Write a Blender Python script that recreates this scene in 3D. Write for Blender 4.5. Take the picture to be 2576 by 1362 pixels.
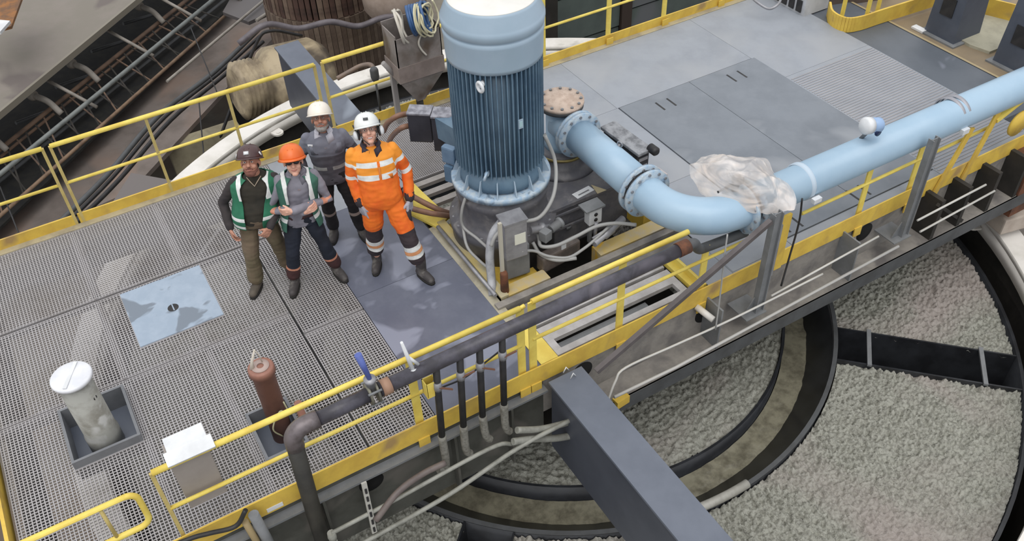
import bpy, bmesh, math, random
from mathutils import Vector, Matrix, Quaternion, noise
random.seed(7)
PI = math.pi
for o in list(bpy.data.objects): bpy.data.objects.remove(o)
SC = bpy.context.scene
COL = SC.collection

# ------------------------------------------------------------------ camera
H = 6.5
FOC = 2287.17                       # focal length in pixels of the 2576x1362 frame
RW = ((0.86028512, -0.50863803, -0.03459572),
      (-0.36893307, -0.57428812, -0.73080882),
      (0.35184925, 0.64146747, -0.68170492))   # rows: image right, image down, view direction
cam_d = bpy.data.cameras.new('camera'); cam = bpy.data.objects.new('camera', cam_d); COL.objects.link(cam)
cam_d.sensor_fit = 'HORIZONTAL'; cam_d.sensor_width = 36.0
cam_d.lens = 36.0 * FOC / 2576.0
cam_d.clip_start = 0.05; cam_d.clip_end = 400
r, d, f = [Vector(v) for v in RW]
m = Matrix((r, -d, -f)).transposed()
cam.matrix_world = Matrix.Translation((0, 0, H)) @ m.to_4x4()
SC.camera = cam

# ------------------------------------------------------------------ sky, sun, exposure
W = bpy.data.worlds.new('overcast'); SC.world = W; W.use_nodes = True
wn = W.node_tree.nodes; wl = W.node_tree.links
for n in list(wn): wn.remove(n)
wo = wn.new('ShaderNodeOutputWorld'); wb = wn.new('ShaderNodeBackground')
wt = wn.new('ShaderNodeTexCoord'); ws = wn.new('ShaderNodeSeparateXYZ'); wr = wn.new('ShaderNodeValToRGB')
wl.new(wt.outputs['Generated'], ws.inputs[0]); wl.new(ws.outputs['Z'], wr.inputs[0])
wr.color_ramp.elements[0].position = 0.0; wr.color_ramp.elements[0].color = (0.50, 0.52, 0.55, 1)
wr.color_ramp.elements[1].position = 0.9; wr.color_ramp.elements[1].color = (0.97, 0.98, 1.0, 1)
wl.new(wr.outputs[0], wb.inputs[0]); wb.inputs[1].default_value = 1.0
wl.new(wb.outputs[0], wo.inputs[0])
sd = bpy.data.lights.new('sun', 'SUN'); sd.energy = 1.1; sd.angle = math.radians(50); sd.color = (1.0, 0.97, 0.93)
sun = bpy.data.objects.new('sun', sd); COL.objects.link(sun)
sun.rotation_euler = Vector((-0.25, -0.35, 1.0)).to_track_quat('Z', 'Y').to_euler()
vs = SC.view_settings
vs.view_transform = 'Standard'; vs.look = 'None'; vs.gamma = 1; vs.use_curve_mapping = False
vs.exposure = 0.2

# ------------------------------------------------------------------ points from the measured camera
def _ray(px, py):
    a, b = (px - 1288) / FOC, (py - 681) / FOC
    return Vector([RW[0][i] * a + RW[1][i] * b + RW[2][i] for i in range(3)])
def at_z(px, py, z): v = _ray(px, py); s = (z - H) / v.z; return Vector((s * v.x, s * v.y, z))
def at_y(px, py, y): v = _ray(px, py); s = y / v.y; return Vector((s * v.x, y, H + s * v.z))
def at_x(px, py, x): v = _ray(px, py); s = x / v.x; return Vector((x, s * v.y, H + s * v.z))
def pz(*t): return [at_z(*p) for p in t]

# ------------------------------------------------------------------ materials
def s2l(c):
    return tuple(((v / 255.0) / 12.92 if v / 255.0 <= 0.04045 else ((v / 255.0 + 0.055) / 1.055) ** 2.4) for v in c)
MATS = {}
def mat(name, c, c2=None, rough=0.6, metal=0.0, scale=4.0, mix=0.5, bump=0.0, bscale=30.0, lo=0.42, hi=0.62,
        c3=None, s3=1.3, lo3=0.55, hi3=0.62, emit=0, alpha=1.0, sheen=0):
    """Principled surface; c is broken up towards c2 by noise, c3 is a patchy stain or dust of its own shape."""
    if name in MATS: return MATS[name]
    M = bpy.data.materials.new(name); M.use_nodes = True; nt = M.node_tree; N = nt.nodes; L = nt.links
    b = N['Principled BSDF']; b.inputs['Roughness'].default_value = rough; b.inputs['Metallic'].default_value = metal
    c = s2l(c) + (1,)
    b.inputs['Base Color'].default_value = c
    tc = N.new('ShaderNodeTexCoord')
    out = None
    if c2 is not None:
        nz = N.new('ShaderNodeTexNoise'); nz.inputs['Scale'].default_value = scale; nz.inputs['Detail'].default_value = 6
        nz.inputs['Roughness'].default_value = 0.65
        L.new(tc.outputs['Object'], nz.inputs['Vector'])
        mr = N.new('ShaderNodeMapRange'); mr.inputs[1].default_value = lo; mr.inputs[2].default_value = hi
        mr.inputs[4].default_value = mix * 2 if mix < 0.5 else 1.0
        L.new(nz.outputs['Fac'], mr.inputs[0])
        mx = N.new('ShaderNodeMix'); mx.data_type = 'RGBA'; mx.inputs[6].default_value = c
        mx.inputs[7].default_value = s2l(c2) + (1,)
        L.new(mr.outputs[0], mx.inputs[0]); out = mx.outputs[2]
    if c3 is not None:
        nz = N.new('ShaderNodeTexNoise'); nz.inputs['Scale'].default_value = s3; nz.inputs['Detail'].default_value = 3
        nz.inputs['Distortion'].default_value = 0.6
        L.new(tc.outputs['Object'], nz.inputs['Vector'])
        mr = N.new('ShaderNodeMapRange'); mr.inputs[1].default_value = lo3; mr.inputs[2].default_value = hi3
        L.new(nz.outputs['Fac'], mr.inputs[0])
        mx = N.new('ShaderNodeMix'); mx.data_type = 'RGBA'
        if out: L.new(out, mx.inputs[6])
        else: mx.inputs[6].default_value = c
        mx.inputs[7].default_value = s2l(c3) + (1,)
        L.new(mr.outputs[0], mx.inputs[0]); out = mx.outputs[2]
    if out: L.new(out, b.inputs['Base Color'])
    if bump:
        nz = N.new('ShaderNodeTexNoise'); nz.inputs['Scale'].default_value = bscale; nz.inputs['Detail'].default_value = 4
        L.new(tc.outputs['Object'], nz.inputs['Vector'])
        bp = N.new('ShaderNodeBump'); bp.inputs['Strength'].default_value = bump; bp.inputs['Distance'].default_value = 0.02
        L.new(nz.outputs['Fac'], bp.inputs['Height']); L.new(bp.outputs[0], b.inputs['Normal'])
    if alpha < 1: b.inputs['Alpha'].default_value = alpha
    if emit: b.inputs['Emission Color'].default_value = c; b.inputs['Emission Strength'].default_value = emit
    if sheen: b.inputs['Sheen Weight'].default_value = sheen
    MATS[name] = M
    return M

YEL = mat('yellow rail paint', (240, 218, 108), (224, 196, 88), 0.5, scale=3)
YELB = mat('golden toe board paint', (226, 192, 82), (208, 172, 74), 0.55, scale=3, c3=(170, 140, 90), s3=2, lo3=.6, hi3=.75)
DECK = mat('grey painted deck plate', (150, 155, 163), (140, 145, 153), 0.5, scale=1.5, c3=(156, 159, 164), s3=.9, lo3=.45, hi3=.7, bump=.05, bscale=60)
DECKD = mat('wet dark deck plate', (124, 130, 138), (112, 118, 126), 0.35, scale=1.2, c3=(146, 150, 156), s3=.8, lo3=.54, hi3=.68)
WET = mat('wet patchy deck plate', (96, 100, 115), (106, 110, 124), 0.38, scale=3, c3=(138, 142, 158), s3=1.6, lo3=.52, hi3=.58)
STAIN = mat('pale stained cover plate', (150, 165, 182), (160, 174, 190), 0.4, scale=5, c3=(118, 128, 140), s3=2.4, lo3=.54, hi3=.58)
GRATE = mat('galvanised grating', (172, 169, 170), (148, 142, 138), 0.5, 0.1, scale=.9, lo=.5, hi=.75)
GALV = mat('galvanised steel', (160, 160, 164), (140, 140, 144), 0.45, 0.4, scale=6)
GREY = mat('grey painted steel', (128, 130, 132), (112, 114, 116), 0.55, scale=3)
GREYD = mat('dark grey steel', (84, 86, 88), (72, 73, 74), 0.6, scale=3)
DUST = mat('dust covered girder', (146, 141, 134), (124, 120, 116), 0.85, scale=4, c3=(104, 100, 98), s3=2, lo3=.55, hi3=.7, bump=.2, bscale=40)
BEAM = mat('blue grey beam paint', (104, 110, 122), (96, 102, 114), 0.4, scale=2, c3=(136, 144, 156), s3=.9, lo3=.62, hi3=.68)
BLUEP = mat('light blue pipe paint', (164, 190, 210), (154, 182, 204), 0.32, scale=2.5, mix=.3)
BLUEPD = mat('weathered blue flange paint', (150, 176, 200), (184, 196, 204), 0.5, scale=14, lo=.4, hi=.6, c3=(112, 130, 148), s3=8, lo3=.58, hi3=.7)
MOTB = mat('motor blue paint', (104, 130, 150), (86, 112, 134), 0.4, scale=3)
MOTC = mat('motor cowl paint', (156, 176, 192), (166, 184, 200), 0.35, scale=2, mix=.3)
GEAR = mat('dusty gearbox paint', (92, 92, 98), (112, 110, 112), 0.5, scale=6, c3=(140, 138, 138), s3=5, lo3=.62, hi3=.74)
BLACK = mat('black rubber', (34, 34, 36), (48, 46, 46), 0.5, scale=6)
BPIPE = mat('black plastic pipe', (62, 60, 66), (82, 80, 90), 0.38, scale=5, c3=(96, 92, 100), s3=3, lo3=.6, hi3=.7)
DARK = mat('dark pit steel', (40, 38, 34), (54, 50, 46), 0.8, scale=3)
WHITE = mat('white paint', (226, 228, 230), (210, 212, 214), 0.4, scale=3)
RIM = mat('pale tank rim paint', (228, 224, 218), (212, 208, 200), 0.5, scale=2, c3=(168, 164, 154), s3=2, lo3=.62, hi3=.75)
CAB = mat('light grey cable', (158, 158, 156), None, 0.5)
CABD = mat('grey brown hose', (118, 104, 94), (138, 116, 100), 0.5, scale=5)
RUST = mat('rusty steel', (112, 70, 48), (80, 54, 42), 0.8, scale=8)
PRIM = mat('red brown primer', (158, 112, 96), (140, 98, 84), 0.55, scale=5, c3=(150, 118, 106), s3=4, lo3=.6, hi3=.7)
FROTHM = mat('mineral froth', (158, 158, 148), (98, 97, 88), 0.5, scale=24, lo=.45, hi=.68, c3=(156, 148, 142), s3=.6, lo3=.5, hi3=.7, bump=.5, bscale=60)
SLURRY = mat('thin brown slurry', (134, 130, 112), (100, 96, 82), 0.3, scale=6, bump=.4, bscale=14)
STEELD = mat('black wet launder steel', (38, 39, 42), (52, 54, 58), 0.3, scale=2.5)

# ------------------------------------------------------------------ mesh builder
WP = {}
class MB:
    def __init__(s): s.bm = bmesh.new(); s.smooth = []
    def face(s, pts, sm=False):
        vs_ = [s.bm.verts.new(p) for p in pts]
        try: fc = s.bm.faces.new(vs_); fc.smooth = sm
        except ValueError: pass
        return s
    def box(s, x0, x1, y0, y1, z0, z1):
        return s.obox(((x0 + x1) / 2, (y0 + y1) / 2, (z0 + z1) / 2), (x1 - x0, y1 - y0, z1 - z0))
    def obox(s, c, size, rot=None, bev=0):
        """box of a size at centre c, rot a 3x3 matrix or z angle"""
        if rot is None: R_ = Matrix.Identity(3)
        elif isinstance(rot, (int, float)): R_ = Matrix.Rotation(rot, 3, 'Z')
        else: R_ = rot
        c = Vector(c); hx, hy, hz = [v / 2 for v in size]
        v = [s.bm.verts.new(c + R_ @ Vector((sx * hx, sy * hy, sz * hz))) for sx in (-1, 1) for sy in (-1, 1) for sz in (-1, 1)]
        fs = []
        for q in ((0, 1, 3, 2), (4, 6, 7, 5), (0, 4, 5, 1), (2, 3, 7, 6), (0, 2, 6, 4), (1, 5, 7, 3)):
            fs.append(s.bm.faces.new([v[i] for i in q]))
        if bev:
            es = list({e for f_ in fs for e in f_.edges})
            bmesh.ops.bevel(s.bm, geom=es, offset=bev, segments=2, affect='EDGES', profile=0.6)
        return s
    def bar(s, a, b, w, h, up=(0, 0, 1)):
        a = Vector(a); b = Vector(b); t = (b - a); L_ = t.length; t.normalize()
        up = Vector(up); sd_ = t.cross(up)
        if sd_.length < 1e-4: sd_ = t.cross(Vector((0, 1, 0)))
        sd_.normalize(); u = sd_.cross(t)
        return s.obox((a + b) / 2, (L_, w, h), Matrix((t, sd_, u)).transposed())
    def tube(s, pts, r, n=12, cap=True, closed=False):
        pts = [Vector(p) for p in pts]; N = len(pts)
        rr = r if isinstance(r, (list, tuple)) else [r] * N
        rings = []; ref = None
        for i, p in enumerate(pts):
            if closed: t = pts[(i + 1) % N] - pts[i - 1]
            elif i == 0: t = pts[1] - p
            elif i == N - 1: t = p - pts[i - 1]
            else: t = (pts[i + 1] - p).normalized() + (p - pts[i - 1]).normalized()
            t.normalize()
            if ref is None:
                ref = t.orthogonal().normalized()
            ref = (ref - t * ref.dot(t)).normalized(); q = t.cross(ref)
            rings.append([s.bm.verts.new(p + (ref * math.cos(2 * PI * k / n) + q * math.sin(2 * PI * k / n)) * rr[i]) for k in range(n)])
        m_ = N if closed else N - 1
        for i in range(m_):
            A, B = rings[i], rings[(i + 1) % N]
            for k in range(n):
                try: fc = s.bm.faces.new((A[k], A[(k + 1) % n], B[(k + 1) % n], B[k])); fc.smooth = True
                except ValueError: pass
        if cap and not closed:
            s.bm.faces.new(list(reversed(rings[0]))); s.bm.faces.new(rings[-1])
        return s
    def cyl(s, a, b, r, n=20): return s.tube([a, b], r, n)
    def lathe(s, c, prof, n=32, axis=(0, 0, 1), caps=True, sm=True):
        """prof: (radius, height) pairs along the axis from c"""
        c = Vector(c); ax = Vector(axis).normalized(); u = ax.orthogonal().normalized()
        if abs(ax.z) > .999: u = Vector((1, 0, 0))
        w = ax.cross(u); rings = []
        for (r_, h_) in prof:
            rings.append([s.bm.verts.new(c + ax * h_ + (u * math.cos(2 * PI * k / n) + w * math.sin(2 * PI * k / n)) * max(r_, 1e-4)) for k in range(n)])
        for A, B in zip(rings, rings[1:]):
            for k in range(n):
                fc = s.bm.faces.new((A[k], A[(k + 1) % n], B[(k + 1) % n], B[k])); fc.smooth = sm
        if caps:
            s.bm.faces.new(list(reversed(rings[0]))); s.bm.faces.new(rings[-1])
        return s
    def prism(s, poly, z0, z1):
        lo_ = [s.bm.verts.new((p[0], p[1], z0)) for p in poly]; hi_ = [s.bm.verts.new((p[0], p[1], z1)) for p in poly]
        n = len(poly)
        s.bm.faces.new(list(reversed(lo_))); s.bm.faces.new(hi_)
        for k in range(n): s.bm.faces.new((lo_[k], lo_[(k + 1) % n], hi_[(k + 1) % n], hi_[k]))
        return s
    def slab(s, pts, th, nrm=None):
        """flat polygon given in space, thickened by th against its normal"""
        pts = [Vector(p) for p in pts]
        if nrm is None: nrm = (pts[1] - pts[0]).cross(pts[2] - pts[0]).normalized()
        nrm = Vector(nrm)
        a = [s.bm.verts.new(p) for p in pts]; b = [s.bm.verts.new(p - nrm * th) for p in pts]; n = len(pts)
        s.bm.faces.new(a); s.bm.faces.new(list(reversed(b)))
        for k in range(n): s.bm.faces.new((a[k], b[k], b[(k + 1) % n], a[(k + 1) % n]))
        return s
    def ring(s, c, r0, r1, z0, z1, a0=0, a1=360, n=96):
        """part of an annulus between radii and heights"""
        full = abs(a1 - a0) >= 360; m_ = n if full else n + 1; P = []
        for k in range(m_):
            a = math.radians(a0 + (a1 - a0) * k / n); ca, sa = math.cos(a), math.sin(a)
            P.append([s.bm.verts.new((c[0] + r_ * ca, c[1] + r_ * sa, z_)) for r_, z_ in ((r0, z0), (r1, z0), (r1, z1), (r0, z1))])
        for k in range(n):
            A, B = P[k], P[(k + 1) % m_]
            for i in range(4):
                fc = s.bm.faces.new((A[i], B[i], B[(i + 1) % 4], A[(i + 1) % 4]))
                fc.smooth = i in (1, 3)
        if not full:
            s.bm.faces.new(P[0]); s.bm.faces.new(list(reversed(P[-1])))
        return s
    def build(s, name, m_=None, parent=None, kind=None, label=None, cat=None, group=None, fix=True):
        bm = s.bm
        if fix: bmesh.ops.recalc_face_normals(bm, faces=bm.faces)
        me = bpy.data.meshes.new(name); bm.to_mesh(me); bm.free()
        return link_mesh(name, me, m_, parent, kind, label, cat, group)
def link_mesh(name, me, m_=None, parent=None, kind=None, label=None, cat=None, group=None):
    n = len(me.vertices)
    if n:
        xs = [v.co.x for v in me.vertices]; ys = [v.co.y for v in me.vertices]; zs = [v.co.z for v in me.vertices]
        c = Vector(((min(xs) + max(xs)) / 2, (min(ys) + max(ys)) / 2, min(zs) if parent is None else (min(zs) + max(zs)) / 2))
    else: c = Vector()
    me.transform(Matrix.Translation(-c))
    o = bpy.data.objects.new(name, me); COL.objects.link(o)
    if m_:
        if isinstance(m_, (list, tuple)):
            for q in m_: me.materials.append(q)
        else: me.materials.append(m_)
    if parent: o.parent = parent; o.location = c - WP[parent.name]
    else: o.location = c
    WP[o.name] = c
    tag(o, label, cat, group, kind)
    return o
def tag(o, label=None, cat=None, group=None, kind=None):
    if label: o['label'] = label
    if cat: o['category'] = cat
    if group: o['group'] = group
    if kind: o['kind'] = kind
    return o
def thing(name, loc, label=None, cat=None, group=None, kind=None):
    o = bpy.data.objects.new(name, None); COL.objects.link(o); o.empty_display_size = 0.1
    o.location = Vector(loc); WP[o.name] = Vector(loc)
    return tag(o, label, cat, group, kind)
def copies(o, positions):
    """copies of a part, sharing its mesh, at world positions (the first position is the original's)"""
    for p in positions:
        c = o.copy(); COL.objects.link(c); c.parent = o.parent
        c.location = Vector(p) - (WP[o.parent.name] if o.parent else Vector()); WP[c.name] = Vector(p)
def arc(c, r, a0, a1, u, v, n=10):
    c = Vector(c); u = Vector(u); v = Vector(v)
    return [c + (u * math.cos(math.radians(a0 + (a1 - a0) * k / n)) + v * math.sin(math.radians(a0 + (a1 - a0) * k / n))) * r for k in range(n + 1)]
def smooth(pts, n=6):
    """Catmull-Rom through the points"""
    pts = [Vector(p) for p in pts]; P = [pts[0] * 2 - pts[1]] + pts + [pts[-1] * 2 - pts[-2]]; out = []
    for i in range(1, len(P) - 2):
        a, b, c, d_ = P[i - 1:i + 3]
        for k in range(n):
            t = k / n
            out.append(0.5 * ((2 * b) + (c - a) * t + (2 * a - 5 * b + 4 * c - d_) * t * t + (3 * b - a - 3 * c + d_) * t ** 3))
    out.append(pts[-1]); return out
# ================================================================== the tank, its froth and launders
TC = (4.63, 7.12)
tank = thing('flotation_tank', (TC[0], TC[1], -4.5), 'large round steel flotation tank full of grey froth under the walkway', 'tank')
MB().ring(TC, 5.93, 6.0, -4.6, -1.5, n=128).build('tank_wall', DARK, tank)
MB().ring(TC, 5.73, 6.03, -1.53, -1.45, n=128).ring(TC, 5.73, 5.79, -1.72, -1.53, n=128).build('rim_channel', RIM, tank, label='pale painted rim channel')
MB().ring(TC, 5.56, 5.60, -3.2, -1.93, n=128).build('outer_launder_wall', STEELD, tank)
MB().ring(TC, 5.60, 5.93, -4.2, -4.1, n=128).build('outer_launder_floor', STEELD, tank)
MB().lathe((TC[0], TC[1], 0), [(3.48, -3.2), (3.48, -1.93), (3.44, -1.93), (3.43, -2.0), (3.13, -2.28), (3.1, -3.2)], 160, caps=False).build('launder_outer_wall', STEELD, tank)
MB().ring(TC, 3.435, 3.485, -1.935, -1.92, n=160).build('launder_lip', GREYD, tank)
MB().ring(TC, 2.83, 2.86, -3.3, -2.0, n=128).build('launder_inner_wall', STEELD, tank)
MB().ring(TC, 2.86, 3.43, -3.25, -3.15, n=128).build('launder_floor', STEELD, tank)
# lifting lugs on the rim
def lug(px, py, nm):
    p = at_z(px, py, -1.62); dd = Vector((TC[0] - p.x, TC[1] - p.y, 0)).normalized(); p = Vector((TC[0], TC[1], -1.62)) - dd * 5.71; t = dd.cross(Vector((0, 0, 1)))
    b = MB(); q = []
    for k in range(13):
        a = math.radians(-90 + 180 * k / 12); q.append((dd * math.cos(a) + t * math.sin(a)) * .085 + dd * .08)
    o = [Vector((p.x, p.y, -1.6)) + v for v in [t * -.085] + q + [t * .085]]
    b.slab(o, .03, (0, 0, 1)); b.cyl(Vector((p.x, p.y, -1.599)) + dd * .09, Vector((p.x, p.y, -1.59)) + dd * .09, .035, 12)
    b.build('lifting_lug', RIM, tank)
lug(2478, 565, 0); lug(690, 330, 1)
lp = MB(); lp.tube([(TC[0] + 3.47 * math.cos(a), TC[1] + 3.47 * math.sin(a), -1.89) for a in [math.radians(-104 + k * 2) for k in range(9)]], .05, 12)
tag(lp.build('lip_hose', mat('pale lip hose', (176, 174, 166), (150, 148, 140), .5)), 'pale grey hose lying along the lip of the ring launder near the box beam', 'hose')
# radial launders running out from the ring to the rim
def radial(ang):
    u = Vector((math.cos(ang), math.sin(ang), 0)); w = Vector((-u.y, u.x, 0)); c = Vector((TC[0], TC[1], 0))
    b = MB()
    for sg in (-1, 1):
        a = c + u * 3.44 + w * .27 * sg; e = c + u * 5.58 + w * .27 * sg
        b.bar(a + Vector((0, 0, -2.45)), e + Vector((0, 0, -2.45)), .02, 1.02)
    b.bar(c + u * 3.44 + Vector((0, 0, -2.95)), c + u * 5.58 + Vector((0, 0, -2.95)), .54, .02)
    b.build('radial_launder', STEELD, tank)
    for rr_ in (3.85, 5.15):
        MB().bar(c + u * rr_ - w * .3 + Vector((0, 0, -1.93)), c + u * rr_ + w * .3 + Vector((0, 0, -1.93)), .05, .03).build('launder_tie_bar', GREY, tank)
RAD = [math.radians(-45.5 + 90 * k) for k in range(4)]
for a in RAD: radial(a)

# ================================================================== the walkway deck
deck = thing('floor', (4, 7.1, 0), 'long steel walkway deck of grating and grey plates across the tank', None, None, 'structure')
def grating(x0, x1, y0, y1, pitch=.031, w=.0085, holes=()):
    """one grating panel of crossed bars with a frame; holes are rectangles left open"""
    b = MB(); pn = thing('grating_panel', ((x0 + x1) / 2, (y0 + y1) / 2, 0)); pn.parent = deck; pn.location = WP[pn.name] - WP[deck.name]
    def spans(lo_, hi_, cuts_):
        out = [(lo_, hi_)]
        for c0, c1 in cuts_:
            nx = []
            for a, e in out:
                if c1 <= a or c0 >= e: nx.append((a, e)); continue
                if c0 > a: nx.append((a, c0))
                if c1 < e: nx.append((c1, e))
            out = nx
        return out
    n = int((x1 - x0) / pitch)
    for k in range(1, n):
        x = x0 + (x1 - x0) * k / n
        for a, e in spans(y0, y1, [(h[2], h[3]) for h in holes if h[0] < x < h[1]]): b.box(x - w / 2, x + w / 2, a, e, -.016, -.002)
    n = int((y1 - y0) / pitch)
    for k in range(1, n):
        y = y0 + (y1 - y0) * k / n
        for a, e in spans(x0, x1, [(h[0], h[1]) for h in holes if h[2] < y < h[3]]): b.box(a, e, y - w / 2, y + w / 2, -.014, -.003)
    b.build('grating_bar', GRATE, pn, kind='stuff'); b = MB()
    for a in (x0 + .004, x1 - .012): 
        b.box(a, a + .008, y0, y1, -.034, 0)
    for a in (y0 + .004, y1 - .012): b.box(x0, x1, a, a + .008, -.034, 0)
    for h in holes:
        if h[0] > x0 and h[1] < x1:
            b.box(h[0] - .006, h[0], h[2], h[3], -.034, 0); b.box(h[1], h[1] + .006, h[2], h[3], -.034, 0)
            b.box(h[0], h[1], h[2] - .006, h[2], -.034, 0); b.box(h[0], h[1], h[3], h[3] + .006, -.034, 0)
    me = b.build('grating_frame', GRATE, pn); return pn
HB1 = (-1.12, -.53, 5.98, 6.66); HB2 = (.33, .72, 5.13, 5.72); HC = (-.275, .565, 7.13, 8.0)
grating(-1.66, -.5, 8.07, 9.36); grating(-.5, .42, 8.07, 9.36); grating(.42, 1.13, 8.07, 9.36); grating(1.13, 1.8, 8.07, 9.36)
grating(-1.66, -.5, 6.8, 8.04); grating(-.5, 1.14, 6.8, 8.04, holes=(HC,))
grating(1.16, 1.8, 6.45, 8.04); grating(1.16, 1.8, 4.84, 6.43)
grating(-1.66, -.5, 4.84, 6.79, holes=(HB1,)); grating(-.5, .28, 4.84, 6.79); grating(.28, 1.14, 4.84, 6.79, holes=(HB2,))
grating(3.06, 4.38, 8.08, 9.36, pitch=.024, w=.007)
def plate(x0, x1, y0, y1, m_, nm='floor_plate', zt=0, th=.012): return MB().box(x0, x1, y0, y1, zt - th, zt).build(nm, m_, deck)
plate(1.805, 2.92, 4.84, 6.62, WET); plate(1.805, 2.92, 6.624, 8.04, WET); plate(1.805, 3.05, 8.044, 9.36, DECK)
plate(4.4, 6.05, 8.02, 9.36, DECK); plate(6.054, 8.3, 8.02, 9.36, DECK); plate(8.304, 9.87, 7.4, 9.36, DECK)
plate(5.26, 6.064, 4.84, 6.4, DECK); plate(5.26, 6.064, 6.404, 8.016, DECK)
plate(6.07, 8.34, 4.84, 4.95, DECK)
b_ = plate(8.346, 9.87, 4.84, 7.396, DECK, 'ribbed_plate')
b = MB()
for k in range(52): b.box(8.37, 9.85, 4.9 + k * .047, 4.9 + k * .047 + .017, -.001, .006)
b.build('tread_rib', mat('worn tread paint', (158, 156, 158), (144, 144, 148), .5, scale=2), b_, kind='stuff')
hl = MB().box(6.072, 7.2, 4.96, 8.0, -.01, .012).build('hatch_cover', DECKD, deck)
hr = MB().box(7.206, 8.335, 4.96, 8.0, -.01, .012).build('hatch_cover', DECKD, deck)
def slits(par, cx, cy):
    for dx in (-.09, .09):
        MB().box(cx + dx - .013, cx + dx + .013, cy - .1, cy + .1, .011, .0135).build('lifting_slot', BLACK, par)
for p_, cx, cy in ((hl, 6.62, 7.74), (hr, 7.82, 7.76), (hl, 6.28, 5.1), (hr, 7.3, 5.1)): slits(p_, cx, cy)
plate(5.27, 5.9, 4.86, 5.0, DECK, 'floor_plate', .004)
# deck edge channels, seams and beams below
MB().box(-1.7, 9.87, 9.365, 9.455, -.2, .004).build('edge_channel', mat('beige edge channel', (176, 166, 138), (150, 142, 124), .6), deck)
b = MB()
for x0, x1, y0, y1 in ((-1.66, 1.8, 8.042, 8.068), (1.142, 1.158, 4.84, 8.04)): b.box(x0, x1, y0, y1, -.05, -.03)
b.build('seam_strip', BLACK, deck)
b = MB()
for x in (-.5, .42): b.box(x - .045, x + .045, 8.07, 9.36, -.1, -.036)
b.box(-1.66, 1.13, 8.07, 8.15, -.1, -.036)
for x in (-.5, .28): b.box(x - .04, x + .04, 4.85, 8.04, -.12, -.036)
b.box(-1.66, 1.14, 6.75, 6.84, -.12, -.036); b.box(1.16, 1.8, 6.4, 6.48, -.12, -.036)
b.build('support_flat', GRATE, deck)
for x in (-1.55, 1.82, 2.9): MB().box(x - .05, x + .05, 4.9, 9.3, -.55, -.05).build('cross_beam', DARK, deck)
MB().box(9.88, 10.64, 5.2, 9.0, -.12, -.02).build('end_plate', mat('dark end plate paint', (98, 104, 112), (90, 96, 104), .45, scale=1.5, c3=(126, 130, 142), s3=1.4, lo3=.64, hi3=.7), deck)
# side girders: dusty ledge right of the box beam, deep dark web left of it
DKW = mat('dark web paint', (84, 84, 78), (70, 70, 64), .7, scale=3, c3=(104, 100, 94), s3=2, lo3=.56, hi3=.7)
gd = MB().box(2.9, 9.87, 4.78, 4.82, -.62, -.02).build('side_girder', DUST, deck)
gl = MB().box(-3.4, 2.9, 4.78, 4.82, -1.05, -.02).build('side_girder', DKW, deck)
MB().box(-3.4, 2.9, 4.69, 4.78, -.225, -.2).build('edge_angle', GREY, deck)
MB().box(3.22, 9.87, 4.50, 4.78, -.64, -.62).build('girder_flange', DUST, deck)
MB().box(3.22, 9.87, 4.49, 4.515, -.80, -.62).build('girder_lip', GREYD, deck)
MB().box(-3.4, 9.87, 9.42, 9.46, -.62, -.02).build('side_girder', GREYD, deck)
for p in ((2175, 585), (1772, 790), (1465, 935), (935, 1215)):
    q = at_y(p[0], p[1], 4.775); MB().lathe((q.x, 4.779, q.z), [(.001, 0), (.12, 0), (.12, -.004), (.001, -.004)], 24, (0, -1, 0), caps=False).build('web_hole', mat('black web opening', (10, 10, 10), None, .9), gd if q.x > 2.9 else gl)
for x in (4.86, 6.75): MB().box(x - .01, x + .01, 4.52, 4.78, -.62, -.06).build('stiffener', GREY, gd)
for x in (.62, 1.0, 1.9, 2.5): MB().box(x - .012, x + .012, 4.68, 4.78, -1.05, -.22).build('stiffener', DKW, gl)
# ---- equipment opening in front of the gearbox
b = MB(); b.box(2.92, 5.25, 4.84, 8.06, -1.0, -.98); b.build('pit_pan', DARK, deck)
SBM = mat('bare slot bars', (168, 162, 158), (150, 146, 142), .6)
for y in (7.35, 7.55, 7.75, 7.95): MB().box(3.1, 4.4, y, y + .085, -.05, -.002).build('slot_bar', SBM, deck)
MB().box(3.04, 3.1, 7.3, 8.06, -.06, 0).build('slot_bar', SBM, deck)
CHM = mat('pale channel frame', (190, 187, 186), (170, 166, 164), .6)
for q in ((3.12, 4.72, 4.86, 4.93), (3.12, 4.72, 5.06, 5.15), (3.12, 3.2, 4.93, 5.06), (4.64, 4.72, 4.93, 5.06), (3.12, 4.72, 5.19, 5.26), (3.12, 4.72, 5.3, 5.42)):
    MB().box(*q, -.05, .0).build('channel_bar', CHM, deck)
MB().box(3.2, 4.3, 4.93, 5.06, -.12, -.09).build('slot_pan', GREY, deck)
MB().box(2.94, 5.24, 5.48, 5.62, -.3, .0).build('support_beam', DUST, deck); MB().box(2.94, 5.24, 5.68, 5.76, -.3, .03).build('support_beam', DUST, deck)
MB().box(2.92, 3.11, 4.84, 5.4, -.03, .012).build('yellow_plate', YEL, deck)
yb_ = MB().box(4.76, 4.92, 4.86, 5.42, -.04, .012).build('yellow_beam', YEL, deck); MB().box(4.83, 4.85, 4.86, 5.42, .012, .09).build('upstand', YEL, yb_)
plate(4.93, 5.256, 4.84, 5.5, DECK)
MB().box(2.92, 3.02, 4.84, 7.2, -.3, .004).build('opening_curb', mat('worn curb', (176, 170, 150), (150, 144, 128), .6), deck)

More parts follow.
